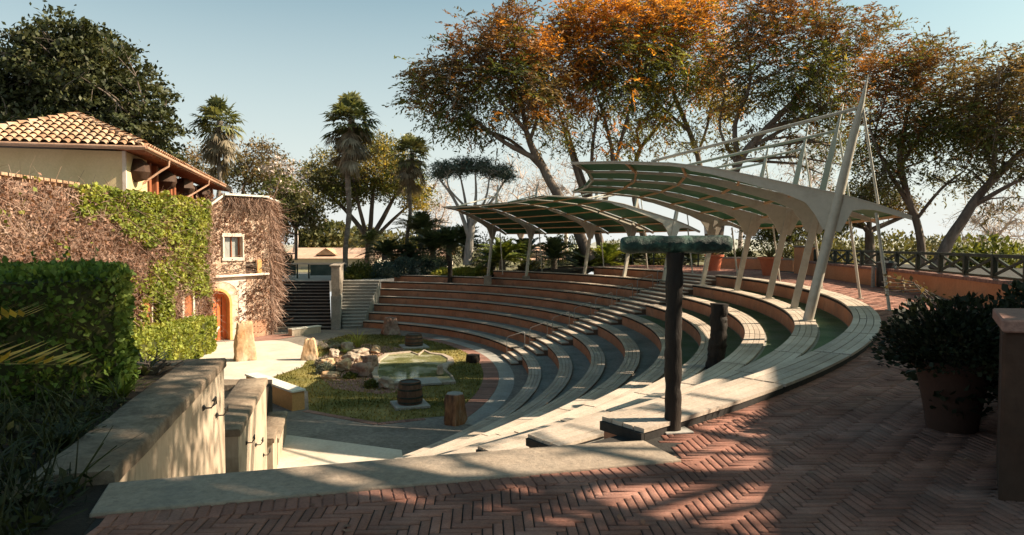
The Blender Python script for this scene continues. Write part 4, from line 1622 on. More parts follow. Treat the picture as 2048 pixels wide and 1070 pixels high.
# creeper on the tower
N = 3300
s = rng.uniform(.4, L + .05, N)
z = rng.uniform(STAGE + .2, TOP + .05, N)
dens = .35 + .9 * np.clip((z - .4) / 1.2, 0, 1) + .7 * ((s > 2.7) & (z < -.4) & (z > STAGE + .9)) + 1.0 * np.clip((s - 3.6) / .4, 0, 1)
dens -= 3 * ((s > ws0 - .2) & (s < ws1 + .2) & (z > wz0 - .22) & (z < wz1 + .2))
dens -= 3 * ((s < ds1 + .35) & (z < -.5))
dens -= .9 * ((z > -.55) & (z < -.1))
keep = rng.random(N) < dens * .8
s, z = s[keep], z[keep]
o = rng.uniform(.01, .10, len(s))
Pt = np.array([tp_(a, b, c) for a, b, c in zip(s, z, o)])
D = np.array([TD.x, TD.y, 0])[None] * rng.normal(0, .7, (len(s), 1)) + np.array([[0, 0, 1]]) * rng.normal(-.3, .7, (len(s), 1)) + rng.normal(0, .08, (len(s), 3))
tw1 = twig_ribbons(Pt, D, .42, .024, .5)
# side face
N2 = 3000
q = rng.random(N2)
P2 = np.c_[TC.x + (TB.x - TC.x) * q + rng.uniform(.02, .28, N2), TC.y + (TB.y - TC.y) * q, rng.uniform(STAGE + .1, TOP + .1, N2)]
D2 = np.c_[rng.normal(.1, .2, N2), rng.normal(0, .5, N2), rng.normal(-.7, .5, N2)]
tw2 = twig_ribbons(P2, D2, .8, .04, .35)
dlf = leaf_quads(Pt[rng.choice(len(Pt), 3600)] + rng.normal(0, .05, (3600, 3)), .11, .085, 0)
# overhanging fringe at the top
N3 = 900
s3 = rng.uniform(1.6, L + .1, N3)
P3 = np.array([tp_(a, TOP - .15 + rng.uniform(-.15, .12), rng.uniform(.03, .2)) for a in s3])
tw3 = twig_ribbons(P3, np.c_[rng.normal(0, .3, (N3, 2)), rng.normal(-.8, .3, N3)], .6, .03, .3)
root = thing('tower_creeper', 'dry leafless creeper clinging to the stone tower', 'creeper', (-15, 40, STAGE))
V, F_, mi = join([tw1, tw2, tw3])
mesh_np('dry_stems', V, F_, M['twig'], root)
mesh_np('dry_leaves', *dlf, M['dry_leaf'], root)
# a few looped bare vines on the ledge
m = MB()
for i in range(16):
    s0 = random.uniform(.5, 3.4)
    z0 = random.uniform(-.1, .4)
    m.tube([tp_(s0, z0, .1), tp_(s0 + .35, z0 + random.uniform(-.2, .25), .22), tp_(s0 + .8, z0 + random.uniform(-.3, .3), .15), tp_(s0 + 1.2, z0 + random.uniform(-.2, .3), .08)], [.02, .018, .014, .008], 5)
for i in range(12):
    y0 = random.uniform(.05, .9)
    p = TC + (TB - TC) * y0
    z1 = random.uniform(0, TOP)
    m.tube([(p.x + .15, p.y, STAGE), (p.x + .25, p.y + random.uniform(-.4, .4), STAGE + z1 * .4), (p.x + .15, p.y + random.uniform(-.5, .5), z1)], [.06, .045, .02], 6)
m.build('vine_stems', M['bark'], root, smooth=True)

# ================================================================== pavilion with tiled roof behind the creeper wall
PU = Vector((-.247, .969, 0)).normalized()
PV = Vector((PU.y, -PU.x, 0))
E0 = Vector((-15.6, 29.1, 0))
EZ, HALF, PL = 5.62, 3.70, 24.0
RISE = 1.78


def pv(u, v, z):
    p = E0 + PU * u - PV * v
    return Vector((p.x, p.y, z))


pav = thing('pavilion', 'timber pavilion with yellow plaster wall and a hipped clay tile roof', 'building', tuple(pv(6, 3.7, 0)))
m = MB()
m.prism([pv(1.05, 1.0, 0)[:2], pv(1.05, 6.4, 0)[:2], pv(4.5, 6.4, 0)[:2], pv(4.5, 1.0, 0)[:2]], -1, EZ - .03)
m.build('plaster_wall', M['wall_yellow'], pav)
m = MB()
m.prism([pv(4.5, 1.6, 0)[:2], pv(4.5, 5.8, 0)[:2], pv(PL - 1, 5.8, 0)[:2], pv(PL - 1, 1.6, 0)[:2]], -1, EZ - .04)
m.build('timber_wall', M['wood_red'], pav)
m = MB()
m.prism([pv(1.0, 1.12, 0)[:2], pv(1.0, .98, 0)[:2], pv(1.14, .98, 0)[:2], pv(1.14, 1.12, 0)[:2]], 1, EZ - .02)
m.build('corner_post', M['frame_white'], pav)
for u in (5.2, 6.6, 9.6, 10.5, 14.5, 15.3, 19.5, 22.5):
    m = MB()
    c = pv(u, 1.18, (EZ + 1) / 2)
    m.box(c, (.34, .34, EZ - 1.1), math.atan2(PU.y, PU.x))
    m.build('timber_post', M['wood_red'], pav, bevel=.02)
for u0, u1 in ((1.3, 5.0), (5.5, 6.3), (7, 9.3), (11, 14.2), (15.7, 19.2)):
    m = MB()
    a, b = pv(u0, 1.35, 4.1), pv(u1, 1.35, 4.1)
    m.bar(a, b, .06, .16)
    m.bar(pv(u0, 1.35, 3.3), pv(u1, 1.35, 3.3), .05, 1.4)
    m.build('rail_panel', M['wood_red'], pav)
for i, u in enumerate((2.4, 7.6, 12.0, 17.5)):
    m = MB()
    a = pv(u, .9, EZ - .5)
    m.lathe([(.02, -.75), (.42, -.62), (.60, -.3), (.50, .05), (.22, .3)], a, 12, True, .35)
    m.build('hanging_blind', M['wood_dark'], pav, smooth=True)
# soffit with rafters, fascia
m = MB()
m.add([pv(0.03, .03, EZ - .02), pv(PL, .03, EZ - .02), pv(PL, 1.7, EZ + .25), pv(.03, 1.7, EZ + .25)], [(0, 1, 2, 3)])
m.add([pv(0.03, .03, EZ - .02), pv(.03, 7.37, EZ - .02), pv(1.7, 7.37, EZ + .25), pv(1.7, .03, EZ + .25)], [(3, 2, 1, 0)])
for i in range(44):
    u = .4 + i * .54
    m.bar(pv(u, .02, EZ - .08), pv(u, 1.6, EZ + .15), .09, .14)
m.build('rafters', M['wood_red'], pav)
m = MB()
m.bar(pv(-.02, -.02, EZ), pv(PL, -.02, EZ), .06, .16)
m.bar(pv(-.02, -.02, EZ), pv(-.02, 7.42, EZ), .06, .16)
m.build('fascia', M['copper_pipe'], pav)
m = MB()
m.tube([pv(-.10, -.10, EZ + .03), pv(PL, -.10, EZ + .03)], .07, 8)
m.tube([pv(-.10, -.10, EZ + .03), pv(-.10, 7.4, EZ + .03)], .07, 8)
m.build('gutter', M['copper_pipe'], pav, smooth=True)
for u, u2 in ((4.1, 3.6), (14.6, 13.4)):
    m = MB()
    m.tube([pv(u, -.08, EZ), pv(u, -.05, EZ - .32), pv(u - .1, .25, EZ - .55), pv(u2, 1.15, EZ - 1.35), pv(u2, 1.1, EZ - 2.3)], .055, 8)
    m.build('downpipe', M['copper_pipe'], pav, smooth=True)
# roof planes with barrel tiles: the hipped end and the long side
m = MB()
ap0, ap1 = pv(HALF, HALF, EZ + RISE), pv(PL + 1, HALF, EZ + RISE)
m.add([pv(0, 0, EZ + .05), pv(0, 2 * HALF, EZ + .05), ap0], [(2, 1, 0)])
m.add([pv(0, 0, EZ + .05), pv(PL, 0, EZ + .05), ap1, ap0], [(0, 1, 2, 3)])
m.add([pv(0, 2 * HALF, EZ + .05), pv(PL, 2 * HALF, EZ + .05), ap1, ap0], [(3, 2, 1, 0)])
rf = m.build('roof', M['wood_dark'], pav)
TV, TF = [], []


def tile(a, b, r, flip=False):
    """half barrel from a (low) to b (high)."""
    d = (b - a)
    up = Vector((0, 0, 1))
    sdir = d.cross(up).normalized()
    nrm = sdir.cross(d).normalized()
    n = len(TV)
    for p, rr, lift in ((a, r, .05), (b, r * .82, .0)):
        for k in range(7):
            an = math.pi * k / 6
            off = sdir * (rr * math.cos(an)) + nrm * ((rr * math.sin(an) * (-.55 if flip else .95)) + lift)
            TV.append((p + off).to_tuple())
    for k in range(6):
        TF.append((n + k, n + k + 1, n + 8 + k, n + 7 + k))


pitch_len = math.hypot(HALF, RISE)
TW, TL = .35, .46
slope = RISE / HALF
# hipped end: columns along v, running up in u
for c in range(int(2 * HALF / TW) + 1):
    v = TW * (c + .5) - .02
    run = min(v, 2 * HALF - v)
    nrow = int(run / (TL * .91)) + 1
    for r_ in range(nrow):
        u0 = r_ * TL * .91 - .10
        u1 = u0 + TL
        if u0 > run:
            continue
        j = random.uniform(-.012, .012)
        tile(pv(u0, v + j, EZ + .09 + max(u0, -.1) * slope), pv(u1, v + j, EZ + .09 + u1 * slope), .155)
# long side facing the stage: columns along u
for c in range(int(PL / TW)):
    u = TW * (c + .5)
    run = min(u, HALF)
    nrow = int(run / (TL * .91)) + 1
    for r_ in range(nrow):
        v0 = r_ * TL * .91 - .10
        v1 = v0 + TL
        if v0 > run:
            continue
        tile(pv(u, v0, EZ + .09 + max(v0, -.1) * slope), pv(u, v1, EZ + .09 + v1 * slope), .155)
# ridge tiles along both hips and the ridge
for a, b in ((pv(0, 0, EZ + .14), ap0 + Vector((0, 0, .1))), (pv(0, 2 * HALF, EZ + .14), ap0 + Vector((0, 0, .1))), (ap0 + Vector((0, 0, .1)), ap1 + Vector((0, 0, .1)))):
    ln = (b - a).length
    k = int(ln / .42)
    for i in range(k):
        tile(a + (b - a) * (i / k), a + (b - a) * ((i + 1.12) / k), .17)
TF2 = np.array(TF)
mesh_np('tiles', np.array(TV), TF2, M['roof_tile'], rf)
# lower side roof edge at far left, behind the creeper
m = MB()
m.bar((-17.2, 20, 3.75), (-17.2, 26.2, 3.75), .8, .1)
for i in range(18):
    m.box((-16.95, 20.3 + i * .34, 3.86), (.8, .3, .1), .05)
o = m.build('wall_coping_tiles', M['roof_tile'], loc=(-17, 23, 3.7))
props(o, 'row of worn clay coping tiles on top of the creeper wall at left', 'coping')

# ================================================================== wide stairs, pier and side stairs
def lerp2(a, b, q):
    return (a[0] + (b[0] - a[0]) * q, a[1] + (b[1] - a[1]) * q)


def stair(name, label, bl, br, tl, tr, n, z0, z1, tread_m, riser_m):
    root = thing(name, label, 'stairs', ((bl[0] + br[0]) / 2, (bl[1] + br[1]) / 2, z0))
    a, b = MB(), MB()
    h = (z1 - z0) / n
    for i in range(n):
        l0, r0, l1, r1 = lerp2(bl, tl, i / n), lerp2(br, tr, i / n), lerp2(bl, tl, (i + 1.25) / n), lerp2(br, tr, (i + 1.25) / n)
        z = z0 + h * (i + 1)
        a.prism([(l0[0], l0[1] - .04), (r0[0], r0[1] - .04), r1, l1], z - .04, z)
        b.prism([(l0[0] + .01, l0[1] + .02), (r0[0] - .01, r0[1] + .02), (r1[0] - .01, r1[1] - .02), (l1[0] + .01, l1[1] - .02)], z0 - .1, z - .042)
    a.build('treads', tread_m, root)
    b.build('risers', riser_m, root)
    return root


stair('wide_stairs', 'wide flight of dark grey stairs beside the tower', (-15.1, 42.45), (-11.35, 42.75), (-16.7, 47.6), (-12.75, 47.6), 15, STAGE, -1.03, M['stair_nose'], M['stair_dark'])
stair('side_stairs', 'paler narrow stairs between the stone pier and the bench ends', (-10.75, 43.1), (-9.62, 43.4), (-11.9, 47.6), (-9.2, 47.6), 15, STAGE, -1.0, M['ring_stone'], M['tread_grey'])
m = MB()
root = thing('stair_pier', 'tall grey stone pier between the two far flights of stairs', 'pier', (-11.05, 43, STAGE))
m.prism([(-11.36, 42.7), (-10.78, 42.75), (-11.95, 48.6), (-12.5, 48.6)], STAGE - .05, -1.75)
m.build('pier_base', M['tread_grey'], root)
m = MB()
m.prism([(-11.33, 42.73), (-10.81, 42.78), (-11.98, 48.55), (-12.47, 48.55)], -1.75, .12)
m.build('pier_body', M['concrete'], root)
m = MB()
m.prism([(-11.42, 42.65), (-10.72, 42.7), (-11.9, 48.6), (-12.56, 48.6)], .122, .22)
m.build('pier_cap', M['concrete'], root, bevel=.02)
# upper landing behind the stairs
sheet('upper_landing', [(-20, 47.5), (-9, 47.5), (-9, 60), (-20, 60)], -1.012, M['ring_stone'], 'pale landing at the head of the far stairs', 'paving')
# glass fence with white rail at the head of the stairs
root = thing('landing_fence', 'low dark green panel fence with a white rail at the head of the stairs', 'fence', (-14.6, 50.2, -1))
m = MB()
m.bar((-18, 50.2, .09), (-12.2, 50.2, .09), .09, .10)
m.build('top_rail', M['frame_white'], root)
for x in (-17.6, -15.8, -14.95, -13.1, -12.3):
    MB().box((x, 50.2, -.45), (.10, .08, 1.1)).build('fence_post', M['fence_green'], root)
for x0, x1 in ((-17.5, -15.9), (-14.85, -13.2)):
    MB().box(((x0 + x1) / 2, 50.2, -.38), (x1 - x0, .03, .8)).build('mesh_panel', M['leaf_bluegreen'], root)

# ================================================================== curved garden wall and fence at right
GW = [(16.2, 41.0), (15.9, 38.2), (15.15, 35.2), (14.45, 31.0), (13.8, 26.4), (13.35, 23.2), (12.8, 20.2), (12.1, 17.0), (11.3, 14.0), (10.2, 10.6), (8.8, 7.6)]


def offset(path, d):
    out = []
    for i, p in enumerate(path):
        a = path[max(0, i - 1)]
        b = path[min(len(path) - 1, i + 1)]
        tx, ty = b[0] - a[0], b[1] - a[1]
        l = math.hypot(tx, ty)
        out.append((p[0] - ty / l * d, p[1] + tx / l * d))
    return out


def wall_path(mb, path, th, z0, z1):
    a, b = offset(path, th / 2), offset(path, -th / 2)
    n = len(path)
    vs = []
    for p, q in zip(a, b):
        vs += [(*p, z0), (*q, z0), (*q, z1), (*p, z1)]
    fs = [(0, 1, 2, 3), tuple((n - 1) * 4 + k for k in (3, 2, 1, 0))]
    for i in range(n - 1):
        for k in range(4):
            k2 = (k + 1) % 4
            fs.append((i * 4 + k, (i + 1) * 4 + k, (i + 1) * 4 + k2, i * 4 + k2))
    mb.add(vs, fs)


def smooth_path(path, k=4):
    out = []
    for i in range(len(path) - 1):
        p0, p1, p2, p3 = (np.array(path[max(0, min(len(path) - 1, j))]) for j in (i - 1, i, i + 1, i + 2))
        for s in range(k):
            t_ = s / k
            out.append(tuple(.5 * (2 * p1 + (p2 - p0) * t_ + (2 * p0 - 5 * p1 + 4 * p2 - p3) * t_ ** 2 + (3 * p1 - p0 - 3 * p2 + p3) * t_ ** 3)))
    out.append(path[-1])
    return out


GWs = smooth_path(GW)
root = thing('terrace_wall', 'low curved orange wall with brick coping along the far side of the plaza', 'wall', (14.45, 31, 0))
m = MB()
wall_path(m, GWs[8:], .30, -.05, .60)
m.build('wall_body', M['plaster_orange'], root)
m = MB()
L = 0
for i in range(8, len(GWs) - 1):
    a, b = Vector((*GWs[i], 0)), Vector((*GWs[i + 1], 0))
    d = (b - a).length
    n = max(1, int(d / .085))
    for k in range(n):
        p = a + (b - a) * ((k + .5) / n)
        m.box((p.x, p.y, .645), (.076, .38, .09 + random.uniform(-.006, .006)), math.atan2(b.y - a.y, b.x - a.x))
m.build('brick_coping', M['ring_brick'], root)
root = thing('terrace_wall', 'short orange wall with pale coping behind the potted plants', 'wall', (13.4, 43.5, 0))
m = MB()
wall_path(m, [(13.1, 43.4), (15.0, 41.7), (16.0, 38.6)], .3, -.05, .62)
m.build('wall_body', M['plaster_orange'], root)
m = MB()
wall_path(m, [(13.0, 43.5), (15.0, 41.75), (16.0, 38.6)], .42, .622, .72)
m.build('coping', M['concrete'], root)
p = (15.25, 35.6)
root = thing('wall_pillar', 'square orange pillar standing above the low curved wall', 'pillar', (*p, 0))
m = MB()
m.box((p[0], p[1], .68), (.72, .72, 1.38), .15)
m.build('pillar_body', M['plaster_orange'], root)
m = MB()
m.box((p[0], p[1], 1.42), (.84, .84, .10), .15)
m.build('pillar_cap', M['concrete'], root, bevel=.02)

# cross braced timber fence outside the wall
FP = offset(GWs[8:], .45)
d = [0]
for a, b in zip(FP[:-1], FP[1:]):
    d.append(d[-1] + math.dist(a, b))
tot = d[-1]


def fpt(s):
    for i in range(len(d) - 1):
        if d[i + 1] >= s:
            q = (s - d[i]) / (d[i + 1] - d[i])
            return (FP[i][0] + (FP[i + 1][0] - FP[i][0]) * q, FP[i][1] + (FP[i + 1][1] - FP[i][1]) * q)
    return FP[-1]


side_ = 1 if math.dist(FP[10], (CX, CY)) > math.dist(GWs[18], (CX, CY)) else -1
if side_ < 0:
    FP = offset(GWs[8:], -.45)
root = thing('timber_fence', 'dark green timber fence with crossed braces above the curved wall', 'fence', (15, 31, 0))
mr = MB()
bay = 1.72
nb = int(tot / bay)
for i in range(nb + 1):
    p = fpt(i * bay)
    q = fpt(min(tot, i * bay + .1))
    MB().box((*p, .62), (.13, .13, 1.28), math.atan2(q[1] - p[1], q[0] - p[0])).build('fence_post', M['fence_green'], root, bevel=.01)
for i in range(nb):
    p, q = fpt(i * bay), fpt((i + 1) * bay)
    for z, h in ((1.26, .09), (.70, .07)):
        mr.bar((*p, z), (*q, z), .09, h)
    mx = MB().bar((*p, .74), (*q, 1.22), .05, .07)
    ox, oy = .02, .02
    mx.bar((p[0] + ox, p[1] + oy, 1.22), (q[0] + ox, q[1] + oy, .74), .05, .07)
    mx.build('cross_brace', M['fence_green'], root)
mr.build('rail', M['fence_green'], root)
# plain rail fence further left behind the plants
for (a, b, lb) in (((14.0, 45.5), (4.8, 52.5), 'plain dark rail fence among the plants behind the far canopy'),
                   ((3.6, 52.8), (-1.5, 54.0), 'short dark rail fence beside the cycads at far left')):
    root = thing('rail_fence', lb, 'fence', (*a, 0))
    n = int(math.dist(a, b) / 1.6)
    for i in range(n + 1):
        p = lerp2(a, b, i / n)
        MB().box((*p, .45), (.09, .09, 1.1)).build('fence_post', M['fence_green'], root)
    zb = -.1
    for z in (.9, .5):
        MB().bar((*a, z), (*b, z), .05, .07).build('rail', M['fence_green'], root)

# ================================================================== bin, lantern, bollards
p = on_level(1772, 575, 0)
root = thing('litter_bin', 'dark litter bin with grey side posts against the curved wall', 'bin', p)
m = MB()
m.lathe([(.30, .02), (.32, .1), (.32, .78), (.30, .84)], p, 16)
m.build('bin_body', M['metal_dark'], root, smooth=True)
m = MB()
m.lathe([(.34, .84), (.34, .9), (.18, .96), (.02, .97)], p, 16)
m.build('bin_lid', M['metal_dark'], root, smooth=True)
for s_ in (-.42, .42):
    MB().box((p[0] + s_, p[1] + .1, .38), (.10, .10, .76)).build('bin_post', M['ring_stone'], root, bevel=.01)
q = at_depth(1419, 490, 47)
root = thing('lantern_post', 'white square lantern on a thin dark post behind the mossy log', 'lamp', (q[0], q[1], 0))
m = MB()
m.tube([(q[0], q[1], -.1), (q[0], q[1], 2.2)], [.05, .04], 8)
m.build('lamp_post', M['metal_dark'], root)
m = MB()
m.box((q[0], q[1], 2.55), (.46, .46, .62), .3, 1.25)
m.build('lamp_glass', M['paper_white'], root)
m = MB()
m.lathe([(.38, 2.87), (.40, 2.9), (.05, 3.1), (.02, 3.15)], (q[0], q[1], 0), 8)
m.build('lamp_cap', M['metal_dark'], root)
for i, (x, y, lb) in enumerate(((836, 545, 'short grey bollard light on the yellow bank above the far left benches'),
                                (793, 543, 'left one of a pair of tiny white bollards by the dark shrubs'),
                                (801, 543, 'right one of a pair of tiny white bollards by the dark shrubs'))):
    q = at_depth(x, y, 51.5)
    root = thing('bollard', lb, 'bollard', (q[0], q[1], -.9), 'garden bollards on the bank')
    m = MB()
    h = .75 if i else 1.0
    r_ = .10 if i else .18
    b0 = CAM_H - (y - 486 + 8) * 51.5 / FOC
    m.lathe([(r_, b0), (r_, b0 + h * .62)], (q[0], q[1], 0), 10)
    m.build('bollard_body', M['ring_stone'] if i == 0 else M['paper_white'], root, smooth=True)
    m = MB()
    m.lathe([(r_ * 1.25, b0 + h * .75), (r_ * 1.25, b0 + h), (.02, b0 + h + .05)], (q[0], q[1], 0), 10)
    m.lathe([(r_ * .6, b0 + h * .6), (r_ * .6, b0 + h * .76)], (q[0], q[1], 0), 8)
    m.build('bollard_head', M['metal_dark'], root, smooth=True)

# ================================================================== wall stub at the right edge, darkened for shade
root = thing('wall_stub', 'brown plastered end of a wall, shade darkened into its colour, at the right edge of the plaza', 'wall', (4.6, 4.5, 0))
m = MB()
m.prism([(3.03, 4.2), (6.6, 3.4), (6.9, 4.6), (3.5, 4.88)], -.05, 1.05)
m.build('wall_body', M['plaster_brown_shaded'], root, bevel=.02)
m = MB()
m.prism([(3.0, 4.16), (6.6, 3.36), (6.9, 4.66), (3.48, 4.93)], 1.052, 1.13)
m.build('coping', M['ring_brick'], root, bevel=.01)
# ================================================================== hedges and garden plants
def hedge(name, label, poly, z0, z1, n, L, Wd, mat, seed, lump=.10):
    """clipped hedge: leaves on the faces of an extruded outline plus a dark twiggy core."""
    root = thing(name, label, 'hedge', (sum(p[0] for p in poly) / len(poly), sum(p[1] for p in poly) / len(poly), z0))
    edges = [(poly[i], poly[(i + 1) % len(poly)]) for i in range(len(poly))]
    lens = np.array([math.dist(*e) for e in edges])
    xs_, ys_ = [p[0] for p in poly], [p[1] for p in poly]
    area_top = .5 * abs(sum(e[0][0] * e[1][1] - e[1][0] * e[0][1] for e in edges))
    w = np.append(lens * (z1 - z0), area_top)
    cnt = (w / w.sum() * n).astype(int)
    pts, dirs = [], []
    ar = sum(e[0][0] * e[1][1] - e[1][0] * e[0][1] for e in edges)
    sg = 1 if ar > 0 else -1
    for (a, b), c in zip(edges, cnt[:-1]):
        q = rng.random(c)
        z = z0 + (z1 - z0) * rng.random(c)
        tx, ty = (b[0] - a[0]) / math.dist(a, b), (b[1] - a[1]) / math.dist(a, b)
        nx, ny = ty * sg, -tx * sg
        P = np.c_[a[0] + (b[0] - a[0]) * q, a[1] + (b[1] - a[1]) * q, z]
        off = vnoise(P, 2.3, seed) * lump + rng.uniform(-.10, .04, c)
        P[:, 0] += nx * off
        P[:, 1] += ny * off
        pts.append(P)
        dirs.append(np.tile([nx * .7, ny * .7, .45], (c, 1)))
    c = cnt[-1]
    got = []
    while len(got) < c:
        x, y = random.uniform(min(xs_), max(xs_)), random.uniform(min(ys_), max(ys_))
        ins = False
        for (a, b) in edges:
            if (a[1] > y) != (b[1] > y) and x < (b[0] - a[0]) * (y - a[1]) / (b[1] - a[1]) + a[0]:
                ins = not ins
        if ins:
            got.append((x, y, z1 + .5 * lump * mnoise.noise(Vector((x * 2.3 + seed, y * 2.3, 1))) + random.uniform(-.08, .03)))
    if got:
        pts.append(np.array(got))
        dirs.append(np.tile([0, 0, 1.0], (len(got), 1)))
    P, Dr = np.concatenate(pts), np.concatenate(dirs)
    ns = max(8, int(n / 900))
    tp = P[rng.choice(np.where(P[:, 2] > z1 - .12)[0], ns)]
    sh = np.concatenate([tp + np.c_[rng.normal(0, .02, (ns, 2)), np.full(ns, q_ * L * 1.1)] for q_ in (0, .5, 1, 1.5, 2)])
    P, Dr = np.concatenate([P, sh]), np.concatenate([Dr, np.tile([0, 0, .6], (len(sh), 1))])
    V, F_ = leaf_quads(P, L, Wd, .1, Dr)
    mesh_np('leaves', V, F_, mat, root)
    k = []
    cx_, cy_ = np.mean(xs_), np.mean(ys_)
    for p in poly:
        d_ = math.dist(p, (cx_, cy_))
        f = max(.3, (d_ - .16) / d_)
        k.append((cx_ + (p[0] - cx_) * f, cy_ + (p[1] - cy_) * f))
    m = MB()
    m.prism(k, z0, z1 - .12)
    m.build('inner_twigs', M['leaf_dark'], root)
    return root


hedge('tall_hedge', 'big dense clipped hedge with glossy leaves at the left edge of the garden', [(-4.12, 7.35), (-4.98, 8.6), (-12.5, 8.9), (-12.0, 5.2), (-9.0, 5.3), (-4.95, 6.4)], -.1, 1.32, 46000, .076, .05, M['hedge_leaf'], 2, .11)
hedge('low_hedge', 'lower clipped yellow green hedge below the creeper wall', [(-13.9, 25.0), (-15.05, 34.6), (-16.2, 34.6), (-15.9, 24.0), (-14.6, 21)], -2.6 - 1.2, -2.12, 17000, .17, .11, M['hedge_low_leaf'], 5, .16)


def tuft(name, label, p, n, L, w, mat, cat='plant', spread=.5, group=None, seg=4, lean=.9):
    """clump of strap leaves."""
    a = rng.uniform(0, 6.283, n)
    D = np.c_[np.cos(a) * spread, np.sin(a) * spread, np.full(n, 1.0)] + rng.normal(0, .15, (n, 3))
    P0 = np.tile(np.array(p), (n, 1)) + np.c_[np.cos(a) * L * .06, np.sin(a) * L * .06, np.zeros(n)]
    D /= np.linalg.norm(D, axis=1, keepdims=True)
    S = np.c_[-np.sin(a), np.cos(a), np.zeros(n)]
    Ln = (L * rng.uniform(.6, 1.15, n))[:, None]
    V = np.empty((n, (seg + 1) * 2, 3))
    for k in range(seg + 1):
        q = k / seg
        pp = P0 + D * Ln * q + np.c_[np.cos(a), np.sin(a), np.full(n, -.9)] * Ln * (q ** 2.2) * lean * .45
        ww = w * (1 - q ** 2) * .5 + w * .03
        V[:, 2 * k], V[:, 2 * k + 1] = pp - S * ww, pp + S * ww
    base = np.arange(n)[:, None] * ((seg + 1) * 2)
    F_ = np.concatenate([base + np.array([[2 * k, 2 * k + 1, 2 * k + 3, 2 * k + 2]]) for k in range(seg)], 0)
    o = mesh_np(name, V.reshape(-1, 3), F_, mat, None, tuple(p))
    return props(o, label, cat, group)


def bush(name, label, p, r, h, n, L, Wd, mat, cat='shrub', group=None, spiky=0.0, stems=True):
    root = thing(name, label, cat, p, group)
    u = rng.normal(size=(n, 3))
    u /= np.linalg.norm(u, axis=1, keepdims=True)
    u[:, 2] = np.abs(u[:, 2])
    rad = rng.random(n) ** .35
    nz = 1 + .28 * vnoise(u * 1.0, 2.2, p[0] + p[1])
    P = np.c_[u[:, 0] * r * rad * nz, u[:, 1] * r * rad * nz, u[:, 2] * h * rad * nz + .03] + np.array(p)
    V, F_ = leaf_quads(P, L, Wd, .2, u * (1 + spiky * 2))
    mesh_np('leaves', V, F_, mat, root)
    if stems:
        m = MB()
        for i in range(9):
            a = random.uniform(0, 6.28)
            e = Vector((math.cos(a) * r * .6, math.sin(a) * r * .6, h * random.uniform(.5, .85)))
            m.tube([Vector(p), Vector(p) + e * .5 + Vector((0, 0, .06)), Vector(p) + e], [.02, .013, .006], 5)
        m.build('stems', M['bark'], root)
    return root


# near garden bed
for i, (pt, n, L, w, mt, lb) in enumerate((
        ((-4.05, 7.0, -.03), 40, .42, .035, 'cycad_lime', 'bright strap leaf clump at the foot of the tall hedge by the near parapet'),
        ((-4.55, 7.35, -.03), 26, .30, .03, 'hedge_leaf', 'small green strap leaf clump under the hedge corner'),
        ((-4.5, 8.3, -.05), 34, .5, .04, 'cycad_leaf', 'dark strap leaf clump behind the near parapet'),
        ((-3.6, 4.6, -.03), 26, .42, .03, 'leaf_dark', 'sparse dark grassy clump in the shaded bed near the parapet end'),
        ((-3.0, 3.4, -.03), 30, .35, .025, 'hedge_leaf', 'low grassy tuft in the darkest left corner of the bed'),
        ((-4.4, 5.6, -.03), 60, .55, .03, 'leaf_dark', 'thin dark tuft in the middle of the shaded bed'),
        ((-3.5, 5.3, -.03), 60, .35, .025, 'leaf_dark', 'dark grassy clump close against the near parapet side'),
        ((-5.2, 6.3, -.03), 70, .5, .03, 'leaf_dark', 'dark straggling clump in front of the tall hedge'),
        ((-3.9, 4.1, -.03), 70, .5, .03, 'leaf_dark', 'dark straggling clump left of the kerb end'),
        ((-3.05, 4.15, -.03), 60, .26, .02, 'palm_dead', 'dry straw tuft right at the left end of the kerb'))):
    tuft('strap_plant', lb, pt, n, L, w, M[mt], group='strap leaf plants in the near bed')
N = 700
ld = np.c_[rng.uniform(-7, -3.0, N), rng.uniform(3.0, 8.6, N), np.full(N, -.02)]
okk = ld[:, 0] < -2.95 - .2514 * (ld[:, 1] - 4.5) - .25
ld = ld[okk]
V, F_ = leaf_quads(ld + np.c_[np.zeros((len(ld), 2)), rng.uniform(0, .02, len(ld))], .05, .03, 1.2)
props(mesh_np('leaf_litter', V, F_, M['dry_leaf']), 'dry fallen leaves on the dark bed', 'leaves', kind='stuff')
N = 7500
ug = np.c_[-1.9 - 5.6 * rng.random(N) ** 1.3, rng.uniform(2.2, 7.6, N), np.zeros(N)]
okk = (ug[:, 0] < np.where(ug[:, 1] > 4.45, -2.98 - .2514 * (ug[:, 1] - 4.5) - .27, -2.62 + (3.96 - ug[:, 1]) * .26)) & ((vnoise(ug, .9, 4) > -.12) | (ug[:, 1] < 4.7))
ug = ug[okk]
dv = rng.normal(size=(len(ug), 3)) * np.array([.6, .6, .3]) + np.array([0, 0, .9])
V, F_ = twig_ribbons(ug, dv, .20, .018, .5, 2)
V2, F2_ = leaf_quads(ug + np.c_[rng.normal(0, .05, (len(ug), 2)), rng.uniform(.02, .14, len(ug))], .07, .04, .3)
V, F_, mi = join([(V, F_), (V2, F2_)])
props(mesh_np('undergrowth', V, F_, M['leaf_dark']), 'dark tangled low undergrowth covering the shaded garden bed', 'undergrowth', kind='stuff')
N = 300
fl = np.c_[rng.uniform(-2, 6, N), rng.uniform(2.4, 13, N), np.full(N, .006)]
fl = fl[[in_plaza(a, b) for a, b in fl[:, :2]]]
V, F_ = leaf_quads(fl, .055, .03, 3.0)
V[:, 2] = np.clip(V[:, 2], .004, .02)
props(mesh_np('fallen_leaves', V, F_, M['dry_leaf']), 'small dry fallen leaves scattered on the brick plaza', 'leaves', kind='stuff')
